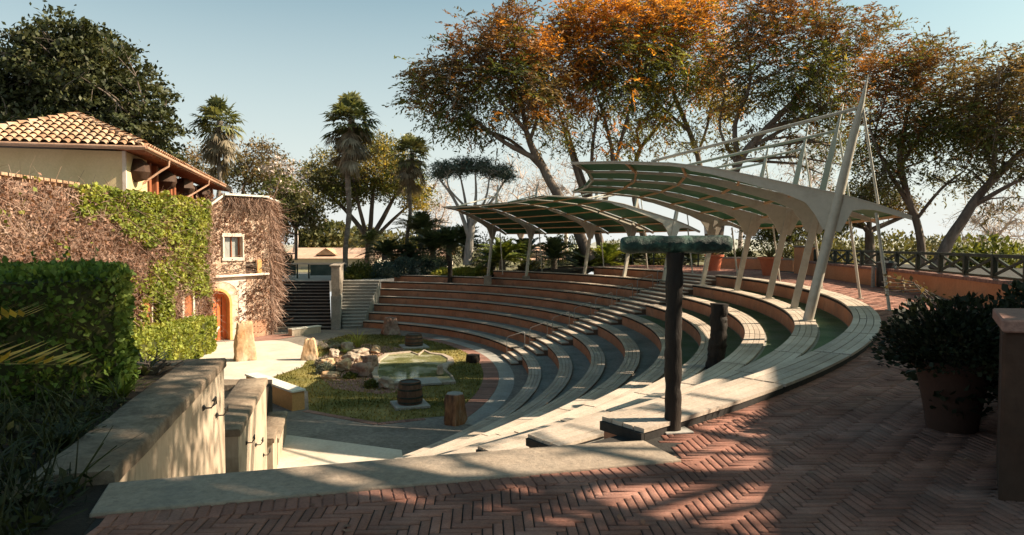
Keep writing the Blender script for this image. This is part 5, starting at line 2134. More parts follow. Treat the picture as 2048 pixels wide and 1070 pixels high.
# twiggy bare shrub between hedge and parapet return
root = thing('bare_shrub', 'small bare twisted shrub between the tall hedge and the parapet corner', 'shrub', (-4.55, 8.4, 0))
m = MB()
for i in range(16):
    a = random.uniform(0, 6.28)
    p = Vector((-4.5, 8.35, -.1))
    q = p + Vector((math.cos(a) * .3, math.sin(a) * .15, random.uniform(.12, .3)))
    e = q + Vector((random.uniform(-.3, .3), random.uniform(-.1, .1), random.uniform(-.05, .18)))
    m.tube([p, q, e], [.018, .012, .005], 5)
m.build('branches', M['bark'], root)

# golden frond plant reaching in at the left edge
root = thing('golden_fern', 'yellow orange fronds reaching in from the left edge', 'plant', (-3.1, 3.15, .0))
def frond_mesh(p0, d, L, droop, nl, ll, lw, up=.4, seg=9):
    """pinnate frond as (V,F): rachis ribbon plus leaflets."""
    d = np.array(d, float)
    d /= np.linalg.norm(d)
    side = np.cross(d, [0, 0, 1.0])
    if np.linalg.norm(side) < 1e-3:
        side = np.array([1.0, 0, 0])
    side /= np.linalg.norm(side)
    V, F_ = [], []
    pts = []
    for k in range(seg + 1):
        q = k / seg
        pts.append(np.array(p0) + d * L * q + np.array([0, 0, -1.0]) * droop * L * q * q)
    for k in range(seg + 1):
        w = .012 * L * (1.1 - k / seg)
        V += [pts[k] - side * w, pts[k] + side * w]
    for k in range(seg):
        F_.append((2 * k, 2 * k + 1, 2 * k + 3, 2 * k + 2))
    for i in range(nl):
        q = .12 + .88 * (i + .5) / nl
        f = q * seg
        k = min(seg - 1, int(f))
        p = pts[k] + (pts[k + 1] - pts[k]) * (f - k)
        tg = pts[k + 1] - pts[k]
        tg = tg / np.linalg.norm(tg)
        upv = np.cross(side, tg)
        l = ll * math.sin(math.pi * (.12 + .82 * q)) ** .7
        for s in (-1, 1):
            dd = side * s * .8 + tg * .55 + upv * up + np.array([0, 0, random.uniform(-.12, .12)])
            dd /= np.linalg.norm(dd)
            wv = np.cross(dd, upv)
            wv = wv / (np.linalg.norm(wv) + 1e-9) * lw / 2
            n = len(V)
            V += [p, p + dd * l * .45 + wv, p + dd * l, p + dd * l * .45 - wv]
            F_.append((n, n + 1, n + 2, n + 3))
    return np.array(V), np.array(F_)


parts = []
for (d, L, dr) in (((1.0, -.1, .50), 1.15, .18), ((.9, .2, .12), 1.1, .12), ((.8, -.2, .75), .9, .2), ((.9, -.35, -.05), .8, .1), ((.3, .5, .9), .8, .2), ((.6, -.6, .5), .9, .3)):
    parts.append(frond_mesh((-3.15, 3.15, .98), d, L * .95, dr, 24, .30, .03, .25))
V, F_, _ = join(parts)
mesh_np('fronds', V, F_, M['leaf_gold'], root)
m = MB()
m.tube([(-3.2, 3.15, -.03), (-3.16, 3.15, .5), (-3.15, 3.15, 1.0)], [.06, .05, .04], 8)
m.build('trunk', M['bark_palm'], root)

# potted shrub in the dark right corner
def pot(root, p, r, h, mat):
    m = MB()
    m.lathe([(r * .62, 0), (r * .70, h * .3), (r * .88, h * .8), (r * .92, h * .88), (r * 1.06, h * .88), (r * 1.08, h), (r * .93, h), (r * .9, h * .93), (.02, h * .92)], p, 24)
    return m.build('pot', mat, root, smooth=True)


root = bush('potted_shrub', 'leafy shrub in a big clay pot, both coloured dark for the shaded right corner', (3.80, 5.85, .52), .60, .60, 5200, .055, .034, M['leaf_shaded'], 'potted plant', spiky=.4)
pot(root, (3.80, 5.85, 0), .31, .60, M['terracotta_shaded'])
root2 = bush('dark_shrub', 'mass of foliage, coloured dark for shade, behind the wall stub at the right edge', (5.0, 6.0, .15), 1.25, 1.15, 9000, .08, .05, M['leaf_shaded'], 'shrub')
m = MB()
lv = []
for i in range(5):
    a = Vector((3.75 + i * .12, 5.9 + i * .06, .95))
    e = a + Vector((-.35 - .10 * i, .35, .34 - .05 * i))
    mid = (a + e) / 2 + Vector((0, 0, .13))
    m.tube([a, mid, e], [.008, .006, .003], 5)
    for k in range(14):
        q = k / 14
        pnt = a.lerp(mid, q * 2) if q < .5 else mid.lerp(e, q * 2 - 1)
        lv.append(pnt + Vector((random.uniform(-.02, .02), random.uniform(-.02, .02), random.uniform(0, .04))))
m.build('flower_stems', M['bark'], root)
V, F_ = leaf_quads(np.array([list(p) for p in lv]), .045, .03, .2)
mesh_np('flower_leaves', V, F_, M['leaf_brown'], root)

# potted plants by the orange wall
for (x, y, r_, lb) in ((1428, 541, .52, 'orange terracotta pot with spiky pale plant left of the lantern end of the wall'),
                       (1540, 551, .56, 'orange terracotta pot with a spiky plant in front of the square pillar')):
    p = on_level(x, y, 0)
    root = thing('potted_plant', lb, 'potted plant', p, 'terracotta pots by the orange wall')
    pot(root, p, r_, .92, M['terracotta'])
    parts = []
    for i in range(26):
        a, e = random.uniform(0, 6.28), random.uniform(.3, 1.4)
        parts.append(twig_ribbons(np.array([[p[0], p[1], .88]]), np.array([[math.cos(a) * math.cos(e), math.sin(a) * math.cos(e), math.sin(e)]]), .8, .085, .12))
    V, F_, _ = join(parts)
    mesh_np('leaves', V, F_, M['leaf_olive'], root)
p = on_level(421, 693, STAGE + .014)
root = thing('stone_urn', 'weathered pinkish urn on the patio beside the tower door', 'urn', p)
m = MB()
m.lathe([(.30, 0), (.32, .08), (.20, .16), (.18, .3), (.30, .5), (.36, .85), (.46, .95), (.47, 1.02), (.36, 1.02), (.02, .98)], p, 20)
m.build('urn_body', M['tower_plaster'], root, smooth=True)

# stage island plants
for (x, y, n, L, w, sp, mt, lb) in ((660, 700, 150, .75, .022, .9, 'leaf_mauve', 'dry mauve lavender clump beside the small standing stone'),
                                    (683, 698, 120, .62, .022, .8, 'leaf_mauve', 'second dry lavender clump nearer the reeds'),
                                    (700, 690, 70, .75, .035, .8, 'leaf_lime', 'lime green grassy clump behind the pond rocks'),
                                    (716, 695, 34, 1.45, .035, .28, 'leaf_lime', 'tall slender reed tuft standing by the pond'),
                                    (690, 706, 60, .5, .03, .9, 'leaf_lime', 'low lime clump between rocks and lavender'),
                                    (648, 690, 90, .6, .022, .9, 'leaf_mauve', 'thin dry grass clump near the low cream wall')):
    tuft('island_plant', lb, on_level(x, y, STAGE + .02), n, L, w, M[mt], spread=sp, group='plants round the stage pond')
bush('grey_shrub', 'rounded grey green shrub on the sunny side of the pond rocks', on_level(652, 747, STAGE), .42, .46, 1500, .12, .03, M['leaf_grey'], spiky=.8)
bush('grey_shrub', 'straw coloured round bush above the grey green one', on_level(648, 731, STAGE), .42, .38, 1100, .13, .03, M['leaf_mauve'], spiky=.8)
bush('dark_shrub', 'small dark green mound in the shade at the gravel edge', on_level(742, 776, STAGE), .30, .30, 700, .08, .05, M['leaf_green'])
bush('dark_shrub', 'low dark plant where sun meets shade on the rocks', on_level(700, 757, STAGE), .30, .22, 600, .08, .05, M['leaf_green'])
bush('dark_shrub', 'green plant behind the lowest parapet wall', (-6.9, 16.6, STAGE), .5, .9, 1500, .10, .06, M['hedge_low_leaf'])
bush('dark_shrub', 'leafy plant in the gap between near and middle parapet', (-4.9, 9.9, -2.4), .5, .95, 1600, .09, .06, M['hedge_leaf'])

# ================================================================== trees
def make_tree(name, label, Y, limbs, lobes, bark, ncl, lpc, leaf, spread, cat='tree', group=None, thin=.028, up=.25, dirs_out=.5, hole=-9.0, trunk_k=1.0, spray=0):
    """limbs: polylines of (px, py, radius, extra depth); lobes: (px, py, rx, ry, depth, material, weight)."""
    b = limbs[0][0]
    base = at_depth(b[0], b[1], Y + b[3])
    root = thing(name, label, cat, base, group)
    tr = MB()
    nodes = []
    for lb in limbs:
        pts = [Vector(at_depth(x, y, Y + dy)) for x, y, r, dy in lb]
        rad = [r * trunk_k for _, _, r, _ in lb]
        P, Rr = [], []
        for i in range(len(pts) - 1):
            k = 4
            p0, p1, p2, p3 = pts[max(0, i - 1)], pts[i], pts[i + 1], pts[min(len(pts) - 1, i + 2)]
            for s in range(k):
                t_ = s / k
                P.append(.5 * (2 * p1 + (p2 - p0) * t_ + (2 * p0 - 5 * p1 + 4 * p2 - p3) * t_ ** 2 + (3 * p1 - p0 - 3 * p2 + p3) * t_ ** 3))
                Rr.append(rad[i] + (rad[i + 1] - rad[i]) * t_)
        P.append(pts[-1])
        Rr.append(rad[-1])
        ln = sum((a - c).length for a, c in zip(P[:-1], P[1:]))
        for i, p in enumerate(P):
            w = .05 * ln / 10
            P[i] = p + Vector((mnoise.noise(p * .9), mnoise.noise(p * .9 + Vector((9, 0, 0))), 0)) * w
            if i > len(P) * .35:
                nodes.append((P[i], Rr[i]))
        tr.tube(P, Rr, 9)
    sc = Y / FOC
    C, mids = [], []
    wt = np.array([l[6] * l[2] * l[3] for l in lobes], float)
    cnt = np.maximum(3, wt / wt.sum() * ncl).astype(int)
    for l, c in zip(lobes, cnt):
        o = np.array(at_depth(l[0], l[1], Y))
        u = rng.normal(size=(c, 3))
        u /= np.linalg.norm(u, axis=1, keepdims=True)
        rad = rng.random(c) ** .42
        nz = 1 + .30 * vnoise(u * 1.0 + o * .13, 1.9, l[0])
        q = o + u * (rad * nz)[:, None] * np.array([l[2] * sc, l[4], l[3] * sc]) * 1.06
        q = q[vnoise(q, 2.6 / max(1.0, sc * 60), 3.3) > hole]
        C.append(q)
        ks_ = [z_[5] for z_ in lobes]
        mids += [l[5] if rng.random() > .30 else ks_[int(rng.integers(len(ks_)))] for _ in range(len(q))]
    C = np.concatenate(C)
    # boughs from limbs to a tenth of the clusters, then twigs to the rest
    nv = np.array([n_[0] for n_ in nodes])
    order = rng.permutation(len(C))
    nb = max(6, len(C) // 9)
    bough = []
    for i in order[:nb]:
        d = np.linalg.norm(nv - C[i], axis=1) + 2.2 * np.maximum(0, nv[:, 2] - C[i][2] + .3)
        j = int(np.argmin(d))
        a, e = nodes[j][0], Vector(C[i])
        ln = (e - a).length
        mid = a.lerp(e, .5) + Vector((rng.normal() * .08 * ln, rng.normal() * .08 * ln, .06 * ln))
        r0 = min(nodes[j][1] * .6, .035 + .012 * ln)
        tr.tube([a, a.lerp(mid, .6), mid, mid.lerp(e, .5), e], [r0, r0 * .85, r0 * .65, r0 * .45, .012], 6, False)
        bough += [a.lerp(mid, .6), mid, mid.lerp(e, .5), e]
    bv = np.array([list(v) for v in bough])
    for i in order[nb:]:
        d = np.linalg.norm(bv - C[i], axis=1)
        j = int(np.argmin(d))
        a, e = bough[j], Vector(C[i])
        if d[j] > 6:
            continue
        mid = a.lerp(e, .5) + Vector((rng.normal() * .08, rng.normal() * .08, .08)) * (d[j] * .6)
        tr.tube([a, mid, e], [thin, thin * .7, thin * .25], 3, False)
    tr.build('trunk', bark, root, smooth=True)
    if lpc:
        cen = C.mean(0)
        keys = sorted(set(mids))
        ml = np.array([keys.index(k_) for k_ in mids])
        Pn = np.repeat(C, lpc, 0) + rng.normal(size=(len(C) * lpc, 3)) * np.array([spread, spread, spread * .55])
        if spray:
            ns_, nl_ = spray
            out = (C - cen) / (np.linalg.norm(C - cen, axis=1, keepdims=True) + 1e-6)
            sd_ = np.repeat(out, ns_, 0) * .55 + rng.normal(size=(len(C) * ns_, 3)) * np.array([.8, .8, .32])
            sd_ /= np.linalg.norm(sd_, axis=1, keepdims=True)
            s0_ = np.repeat(C, ns_, 0) + rng.normal(size=(len(C) * ns_, 3)) * spread * .45
            ln_ = spread * 2.3 * rng.uniform(.5, 1.25, (len(s0_), 1))
            q_ = np.tile(np.linspace(.05, 1, nl_), len(s0_))[:, None]
            rep = lambda A: np.repeat(A, nl_, 0)
            Pn = rep(s0_) + rep(sd_) * rep(ln_) * q_ + np.c_[np.zeros((len(q_), 2)), -.28 * (q_[:, 0] ** 2) * rep(ln_)[:, 0]]
            sid = np.cross(sd_, [0, 0, 1.0])
            sgn = np.tile(np.where(np.arange(nl_) % 2 == 0, 1.0, -1.0), len(s0_))[:, None]
            dl_ = rep(sd_) * .6 + rep(sid) * sgn * .7 + np.array([0, 0, -.15])
            Pn += dl_ * leaf[0] * .4
            n_ = len(Pn)
            d_ = dl_ + rng.normal(size=(n_, 3)) * .22
            d_ /= np.linalg.norm(d_, axis=1, keepdims=True)
            nn_ = rng.normal(size=(n_, 3)) * .55 + np.array([0, 0, 1.0])
            s_ = np.cross(d_, nn_)
            s_ /= np.linalg.norm(s_, axis=1, keepdims=True) + 1e-9
            sc_ = rng.uniform(.6, 1.3, n_)[:, None]
            V = np.empty((n_, 4, 3))
            V[:, 0], V[:, 1] = Pn - d_ * leaf[0] * .5 * sc_, Pn + s_ * leaf[1] * .5 * sc_
            V[:, 2], V[:, 3] = Pn + d_ * leaf[0] * .5 * sc_, Pn - s_ * leaf[1] * .5 * sc_
            mesh_np('crown', V.reshape(-1, 3), np.arange(n_ * 4).reshape(n_, 4), [M[k_] for k_ in keys], root, midx=np.repeat(ml, ns_ * nl_))
            return root
        dd = np.repeat((C - cen) / (np.linalg.norm(C - cen, axis=1, keepdims=True) + 1e-6), lpc, 0) * dirs_out
        V, F_ = leaf_quads(Pn, leaf[0], leaf[1], up, dd, .15)
        mesh_np('crown', V, F_, [M[k_] for k_ in keys], root, midx=np.repeat(ml, lpc))
    return root


TG = 'trees round the theatre'
make_tree('broadleaf_tree', 'huge dense dark evergreen tree towering behind the tiled roof', 58,
          [[(150, 520, .6, 0), (150, 400, .5, 0), (155, 300, .4, 0), (160, 180, .2, 0)], [(152, 380, .3, 0), (90, 260, .2, 1), (50, 180, .1, 1)], [(152, 360, .3, 0), (230, 260, .2, -1), (290, 220, .1, -1)]],
          [(150, 130, 95, 82, 5, 'leaf_dark', 1), (60, 170, 95, 90, 5, 'leaf_dark', 1), (215, 190, 95, 100, 5, 'leaf_dark', 1.1), (290, 262, 62, 60, 4, 'leaf_dark', 1.2), (0, 200, 70, 90, 4, 'leaf_dark', 1),
           (120, 260, 120, 70, 5, 'leaf_dark', .8), (100, 90, 40, 32, 3, 'leaf_dark', 1), (190, 85, 40, 36, 3, 'leaf_dark', 1)],
          M['bark'], 1500, 26, (.42, .24), .42, group=TG)
make_tree('small_tree', 'thin brownish tree rising right of the left palm', 70,
          [[(478, 480, .22, 0), (482, 410, .18, 0), (495, 340, .1, 0)], [(480, 430, .12, 0), (450, 360, .08, 1), (420, 310, .04, 1)], [(482, 420, .12, 0), (530, 350, .06, 0)]],
          [(520, 330, 48, 48, 3, 'leaf_brown', 1), (490, 350, 60, 40, 3, 'leaf_olive', .8), (555, 370, 32, 32, 2, 'leaf_brown', .8), (400, 330, 40, 45, 2.5, 'leaf_brown', .7), (370, 320, 22, 32, 2, 'leaf_olive', .6)],
          M['bark'], 420, 16, (.34, .15), .5, group=TG)
make_tree('small_tree', 'rounded grey green tree standing just behind the tower', 58,
          [[(592, 520, .13, 0), (593, 470, .11, 0), (592, 420, .08, 0)], [(593, 460, .08, 0), (570, 410, .05, 0)], [(593, 455, .08, 0), (620, 410, .05, 0)]],
          [(595, 415, 42, 42, 2.5, 'leaf_olive', 1), (570, 400, 38, 45, 2, 'leaf_green', .9), (620, 430, 24, 30, 1.5, 'leaf_olive', .8), (565, 450, 30, 32, 1.5, 'leaf_green', .7), (575, 350, 36, 34, 2, 'bare_twig', .3)],
          M['bark'], 360, 18, (.30, .16), .40, group=TG)
make_tree('spreading_tree', 'wide tree with yellow green crown behind the tallest palm', 63,
          [[(738, 530, .5, 0), (740, 500, .42, 0), (735, 470, .3, 0)], [(738, 480, .25, 0), (700, 430, .2, 0), (660, 390, .1, 1)], [(738, 480, .25, 0), (745, 400, .18, 0), (750, 340, .1, 0)],
           [(738, 485, .28, 0), (775, 420, .2, 0), (800, 370, .1, 0)], [(735, 480, .22, 0), (715, 400, .15, -1), (705, 340, .08, -1)], [(738, 488, .2, 0), (785, 440, .15, 0), (830, 400, .08, 1)]],
          [(670, 345, 52, 42, 3.5, 'leaf_olive', .9), (630, 365, 32, 36, 3, 'leaf_olive', 1), (760, 325, 62, 48, 4, 'leaf_yellow', .9), (800, 365, 58, 42, 3.5, 'leaf_green', 1), (715, 370, 62, 32, 3, 'leaf_green', .9),
           (835, 395, 26, 32, 2.5, 'leaf_yellow', .9), (680, 395, 42, 26, 3, 'leaf_green', .8), (770, 290, 32, 22, 2.5, 'leaf_olive', .7)],
          M['bark'], 900, 20, (.34, .13), .45, group=TG)
make_tree('umbrella_tree', 'flat topped grey tree like an umbrella left of the far canopy', 51,
          [[(935, 530, .36, 0), (940, 480, .3, 0), (948, 420, .2, 0)], [(940, 480, .2, 0), (915, 410, .12, 0), (880, 360, .06, 0)], [(945, 450, .18, 0), (952, 390, .1, 0), (950, 345, .05, 0)],
           [(944, 450, .18, 0), (985, 400, .1, 0), (1010, 360, .05, 0)], [(940, 460, .16, 0), (930, 400, .1, 1), (920, 350, .05, 1)], [(942, 455, .15, 0), (970, 400, .08, -1), (980, 350, .05, -1)], [(948, 430, .12, 0), (900, 380, .06, -1), (895, 350, .04, -1)]],
          [(905, 337, 42, 14, 2.2, 'leaf_bluegreen', 1), (950, 331, 46, 13, 2.4, 'leaf_bluegreen', 1), (990, 342, 34, 14, 2, 'leaf_bluegreen', 1), (880, 349, 18, 10, 1.4, 'leaf_bluegreen', 1), (1015, 354, 14, 9, 1.4, 'leaf_bluegreen', 1)],
          M['bark_pale'], 330, 15, (.42, .055), .26, group=TG, thin=.028, up=.05)
make_tree('autumn_tree', 'leaning tree with brown and rust crown stretching left over the far seats', 50,
          [[(1180, 520, .62, 0), (1150, 450, .52, 0), (1110, 380, .46, 0), (1075, 315, .40, 0), (1052, 260, .26, 0), (1045, 190, .13, 0)],
           [(1078, 320, .3, 0), (1010, 285, .22, 0), (950, 240, .16, 0), (890, 190, .08, 1)], [(1055, 265, .22, 0), (1000, 200, .15, -1), (960, 130, .07, -1)],
           [(1090, 345, .22, 0), (1020, 280, .16, 1), (930, 250, .1, 1), (860, 225, .05, 1)], [(1060, 280, .2, 0), (1085, 200, .13, 0), (1090, 110, .06, 0)]],
          [(905, 165, 72, 50, 4, 'leaf_brown', 1), (860, 190, 52, 42, 3, 'leaf_green', .8), (965, 110, 80, 62, 4.5, 'leaf_rust', 1), (1030, 95, 72, 70, 4.5, 'leaf_rust', 1), (1010, 170, 86, 50, 4.5, 'leaf_green', .9),
           (930, 230, 72, 38, 3.5, 'leaf_green', .55), (1070, 175, 60, 60, 4, 'leaf_brown', .9), (1035, 45, 34, 32, 3, 'leaf_rust', .7), (985, 260, 70, 30, 3.5, 'leaf_brown', .3), (880, 245, 50, 26, 3, 'leaf_green', .4), (840, 160, 34, 30, 2.5, 'leaf_brown', .5), (1100, 260, 50, 40, 3, 'leaf_green', .3), (1075, 95, 30, 30, 2.5, 'leaf_orange', 1.0), (1060, 215, 46, 36, 3, 'leaf_orange', .45)],
          M['bark'], 1586, 21, (0.352, 0.118), .48, group=TG, hole=-.13, trunk_k=.74, spray=(4, 8))
make_tree('autumn_tree', 'orange crowned multi stemmed tree above the middle of the near canopy', 54,
          [[(1205, 520, .5, 0), (1190, 440, .36, 0), (1165, 380, .3, 0), (1140, 300, .22, 0), (1115, 210, .1, 0)], [(1190, 430, .3, 0), (1160, 340, .22, 1), (1135, 260, .12, 1)],
           [(1195, 440, .34, 0), (1225, 340, .25, 0), (1215, 260, .18, 0), (1190, 180, .08, 0)], [(1228, 340, .25, 0), (1250, 250, .16, 0), (1275, 170, .08, 0)], [(1180, 420, .25, 0), (1185, 300, .18, -1), (1195, 230, .1, -1)]],
          [(1120, 130, 76, 62, 4.5, 'leaf_orange', 1), (1200, 60, 96, 56, 5, 'leaf_orange', 1), (1190, 120, 80, 50, 4.5, 'leaf_rust', 1), (1290, 40, 90, 52, 5, 'leaf_orange', 1), (1260, 120, 86, 60, 5, 'leaf_green', 1), (1150, 195, 56, 36, 3.5, 'leaf_orange', .7),
           (1220, 190, 70, 46, 4, 'leaf_green', .75), (1130, 60, 40, 40, 3, 'leaf_rust', 1), (1160, 240, 60, 30, 3, 'leaf_yellow', .3), (1180, 20, 70, 30, 4, 'leaf_orange', 1), (1210, 265, 70, 40, 4, 'leaf_olive', .25), (1130, 270, 40, 40, 3, 'leaf_yellow', .25)],
          M['bark'], 1639, 22, (0.352, 0.118), .50, group=TG, hole=-.13, trunk_k=.74, spray=(4, 8))
make_tree('autumn_tree', 'mixed green and orange tree with a bare slanting stem above the canopy', 57,
          [[(1420, 520, .46, 0), (1412, 420, .36, 0), (1395, 310, .30, 0), (1360, 220, .24, 0), (1335, 150, .12, 0)], [(1375, 260, .22, 0), (1310, 200, .14, 0), (1280, 150, .07, 0)],
           [(1300, 520, .42, 0), (1270, 400, .34, 1), (1275, 310, .26, 1), (1310, 260, .18, 1), (1350, 200, .08, 1)], [(1395, 310, .2, 0), (1420, 230, .14, 0), (1430, 150, .07, 0)]],
          [(1330, 60, 76, 62, 5, 'leaf_rust', 1), (1395, 50, 62, 60, 5, 'leaf_orange', 1), (1360, 140, 82, 56, 5, 'leaf_green', 1), (1300, 170, 66, 50, 4, 'leaf_green', .9), (1415, 135, 46, 56, 4, 'leaf_orange', .9), (1330, 235, 60, 30, 3.5, 'leaf_green', .5), (1285, 275, 46, 25, 3, 'leaf_yellow', .5),
           (1440, 200, 52, 34, 3.5, 'leaf_yellow', .8), (1350, 10, 90, 30, 4, 'leaf_orange', 1), (1290, 240, 60, 40, 3.5, 'leaf_lime', .35), (1400, 265, 70, 44, 4, 'leaf_olive', .25), (1250, 300, 50, 24, 3, 'leaf_lime', .3)],
          M['bark'], 1476, 22, (0.352, 0.118), .50, group=TG, hole=-.13, trunk_k=.74, spray=(4, 8))
make_tree('autumn_tree', 'large dark tree with rusty top leaning right behind the mast tips', 46,
          [[(1430, 520, .55, 0), (1445, 420, .45, 0), (1480, 320, .36, 0), (1540, 250, .28, 0), (1600, 190, .18, 0), (1660, 120, .08, 0)], [(1478, 325, .3, 0), (1470, 250, .2, 0), (1500, 170, .14, 0), (1495, 90, .06, 0)],
           [(1540, 255, .22, 0), (1640, 220, .14, -1), (1730, 150, .06, -1)], [(1510, 290, .2, 0), (1600, 240, .15, 1), (1690, 190, .07, 1)], [(1475, 330, .2, 0), (1440, 260, .12, 1), (1450, 190, .06, 1)]],
          [(1500, 60, 70, 66, 4.5, 'leaf_rust', 1), (1570, 60, 80, 60, 4.5, 'leaf_rust', 1), (1650, 70, 90, 52, 4.5, 'leaf_rust', 1), (1720, 70, 56, 40, 3.5, 'leaf_brown', .8), (1560, 150, 90, 56, 4.5, 'leaf_green', 1), (1650, 150, 86, 52, 4.5, 'leaf_green', 1), (1720, 160, 56, 50, 3.5, 'leaf_orange', .7),
           (1480, 150, 50, 56, 3.5, 'leaf_brown', .8), (1480, 205, 46, 30, 3, 'leaf_yellow', .8), (1600, 215, 70, 36, 3.5, 'leaf_green', .7), (1690, 225, 60, 40, 3.5, 'leaf_green', .6), (1560, 5, 90, 30, 3.5, 'leaf_rust', .9), (1540, 270, 80, 44, 4, 'leaf_brown', .3), (1640, 290, 80, 50, 4, 'leaf_olive', .3), (1460, 290, 50, 44, 3, 'leaf_yellow', .22), (1700, 300, 50, 60, 3, 'leaf_green', .4)],
          M['bark'], 1804, 22, (0.299, 0.103), .44, group=TG, hole=-.13, trunk_k=.74, spray=(4, 8))
make_tree('autumn_tree', 'rust topped tree standing behind the curved fence with a straight leaning trunk', 37,
          [[(1845, 530, .32, 0), (1838, 460, .27, 0), (1815, 390, .24, 0), (1800, 320, .2, 0), (1812, 240, .14, 0), (1830, 160, .06, 0)], [(1825, 420, .2, 0), (1770, 330, .13, 0), (1740, 260, .07, 0)],
           [(1802, 330, .16, 0), (1860, 240, .1, 0), (1890, 180, .05, 0)], [(1832, 440, .14, 0), (1880, 380, .1, -1), (1930, 340, .05, -1)], [(1808, 360, .14, 0), (1750, 290, .09, 1), (1770, 200, .05, 1)]],
          [(1790, 150, 62, 62, 3, 'leaf_rust', 1), (1830, 110, 48, 34, 2.6, 'leaf_brown', .8), (1880, 175, 66, 66, 3, 'leaf_brown', 1), (1770, 235, 56, 52, 2.8, 'leaf_rust', .6), (1850, 250, 70, 52, 3, 'leaf_green', 1), (1920, 250, 60, 60, 2.8, 'leaf_green', .9), (1790, 300, 56, 46, 2.6, 'leaf_green', .7), (1760, 350, 42, 42, 2.4, 'leaf_olive', .55), (1900, 340, 66, 36, 2.6, 'leaf_olive', .45)],
          M['bark'], 1421, 20, (0.238, 0.083), .36, group=TG, thin=.02, hole=-.13, trunk_k=.74, spray=(4, 8))
make_tree('autumn_tree', 'dark tree with a thick trunk slanting right beside the fence at far right', 33,
          [[(1870, 540, .42, 0), (1900, 480, .36, 0), (1945, 410, .30, 0), (1985, 360, .24, 0), (2045, 300, .16, 0), (2110, 230, .08, 0)], [(1985, 362, .2, 0), (1990, 290, .14, 0), (2000, 190, .06, 0)], [(1950, 410, .18, 0), (2020, 370, .12, -1), (2090, 340, .06, -1)],
           [(1990, 350, .15, 0), (1960, 270, .1, 1), (1950, 200, .05, 1)]],
          [(1985, 170, 62, 60, 2.8, 'leaf_brown', 1), (2040, 150, 56, 44, 2.6, 'leaf_brown', .9), (2040, 240, 80, 70, 3, 'leaf_brown', 1), (1975, 260, 60, 56, 2.6, 'leaf_green', .9), (2100, 220, 70, 80, 3, 'leaf_brown', 1), (1960, 330, 50, 36, 2.4, 'leaf_olive', .5), (2060, 320, 70, 40, 2.6, 'leaf_brown', .5), (2030, 400, 60, 30, 2.5, 'leaf_brown', .25)],
          M['bark'], 1257, 20, (0.220, 0.078), .34, group=TG, thin=.02, hole=-.13, trunk_k=.74, spray=(4, 8))
make_tree('small_tree', 'low spreading olive tree behind the middle of the curved fence', 40,
          [[(1741, 535, .3, 0), (1740, 490, .26, 0), (1738, 460, .22, 0)], [(1738, 465, .18, 0), (1700, 420, .1, 0), (1670, 400, .05, 0)], [(1738, 462, .18, 0), (1790, 440, .12, 0), (1830, 425, .05, 0)], [(1738, 460, .16, 0), (1740, 400, .08, 0)]],
          [(1690, 420, 46, 34, 2.2, 'leaf_olive', .9), (1740, 390, 56, 30, 2.4, 'leaf_olive', .8), (1800, 415, 46, 22, 2, 'leaf_brown', .6), (1655, 445, 30, 30, 2, 'leaf_green', .9)],
          M['bark'], 380, 18, (.22, .09), .32, group=TG, thin=.02)
make_tree('small_tree', 'bushy olive tree behind the square pillar and pots', 47,
          [[(1560, 535, .2, 0), (1562, 480, .16, 0), (1570, 430, .08, 0)], [(1562, 480, .12, 0), (1520, 440, .06, 0)], [(1562, 475, .12, 0), (1610, 440, .06, 0)]],
          [(1535, 465, 46, 36, 2.4, 'leaf_green', 1), (1590, 450, 44, 40, 2.4, 'leaf_olive', 1), (1640, 470, 30, 34, 2, 'leaf_olive', .9), (1570, 420, 50, 22, 2, 'leaf_green', .7)],
          M['bark'], 420, 18, (.22, .10), .32, group=TG, thin=.02)

# pale bare trees far behind
BG_ = 'pale bare trees far behind'
for (bx, by, cx_, cy_, rx, ry, Yd, lb) in ((1040, 520, 1035, 385, 80, 70, 76, 'pale bare tree between the umbrella tree and the far canopy'),
                                           (1130, 500, 1120, 380, 60, 66, 82, 'pale bare tree behind the leaning trunk'),
                                           (870, 510, 872, 420, 38, 70, 84, 'pale bare tree between the right palm and the umbrella tree'),
                                           (1480, 500, 1490, 400, 80, 60, 78, 'pale bare tree seen under the near canopy roof'),
                                           (1620, 500, 1620, 330, 70, 70, 74, 'pale bare tree behind the mast spikes'),
                                           (1985, 520, 1990, 445, 64, 56, 60, 'bare thin tree near the right edge beyond the fence'),
                                           (590, 505, 575, 380, 36, 50, 80, 'pale bare tree behind the tower top')):
    make_tree('bare_tree', lb, Yd, [[(bx, by, .3, 0), (bx + 2, by - 40, .22, 0), (cx_, cy_ + 10, .1, 0)], [(bx + 2, by - 40, .16, 0), (cx_ - rx * .5, cy_, .06, 1)], [(bx + 2, by - 38, .16, 0), (cx_ + rx * .5, cy_ - 5, .06, -1)]],
              [(cx_, cy_, rx, ry, 4, 'bare_twig', 1)], M['bare_twig'], 230, 9, (.5, .04), .55, group=BG_, thin=.05)


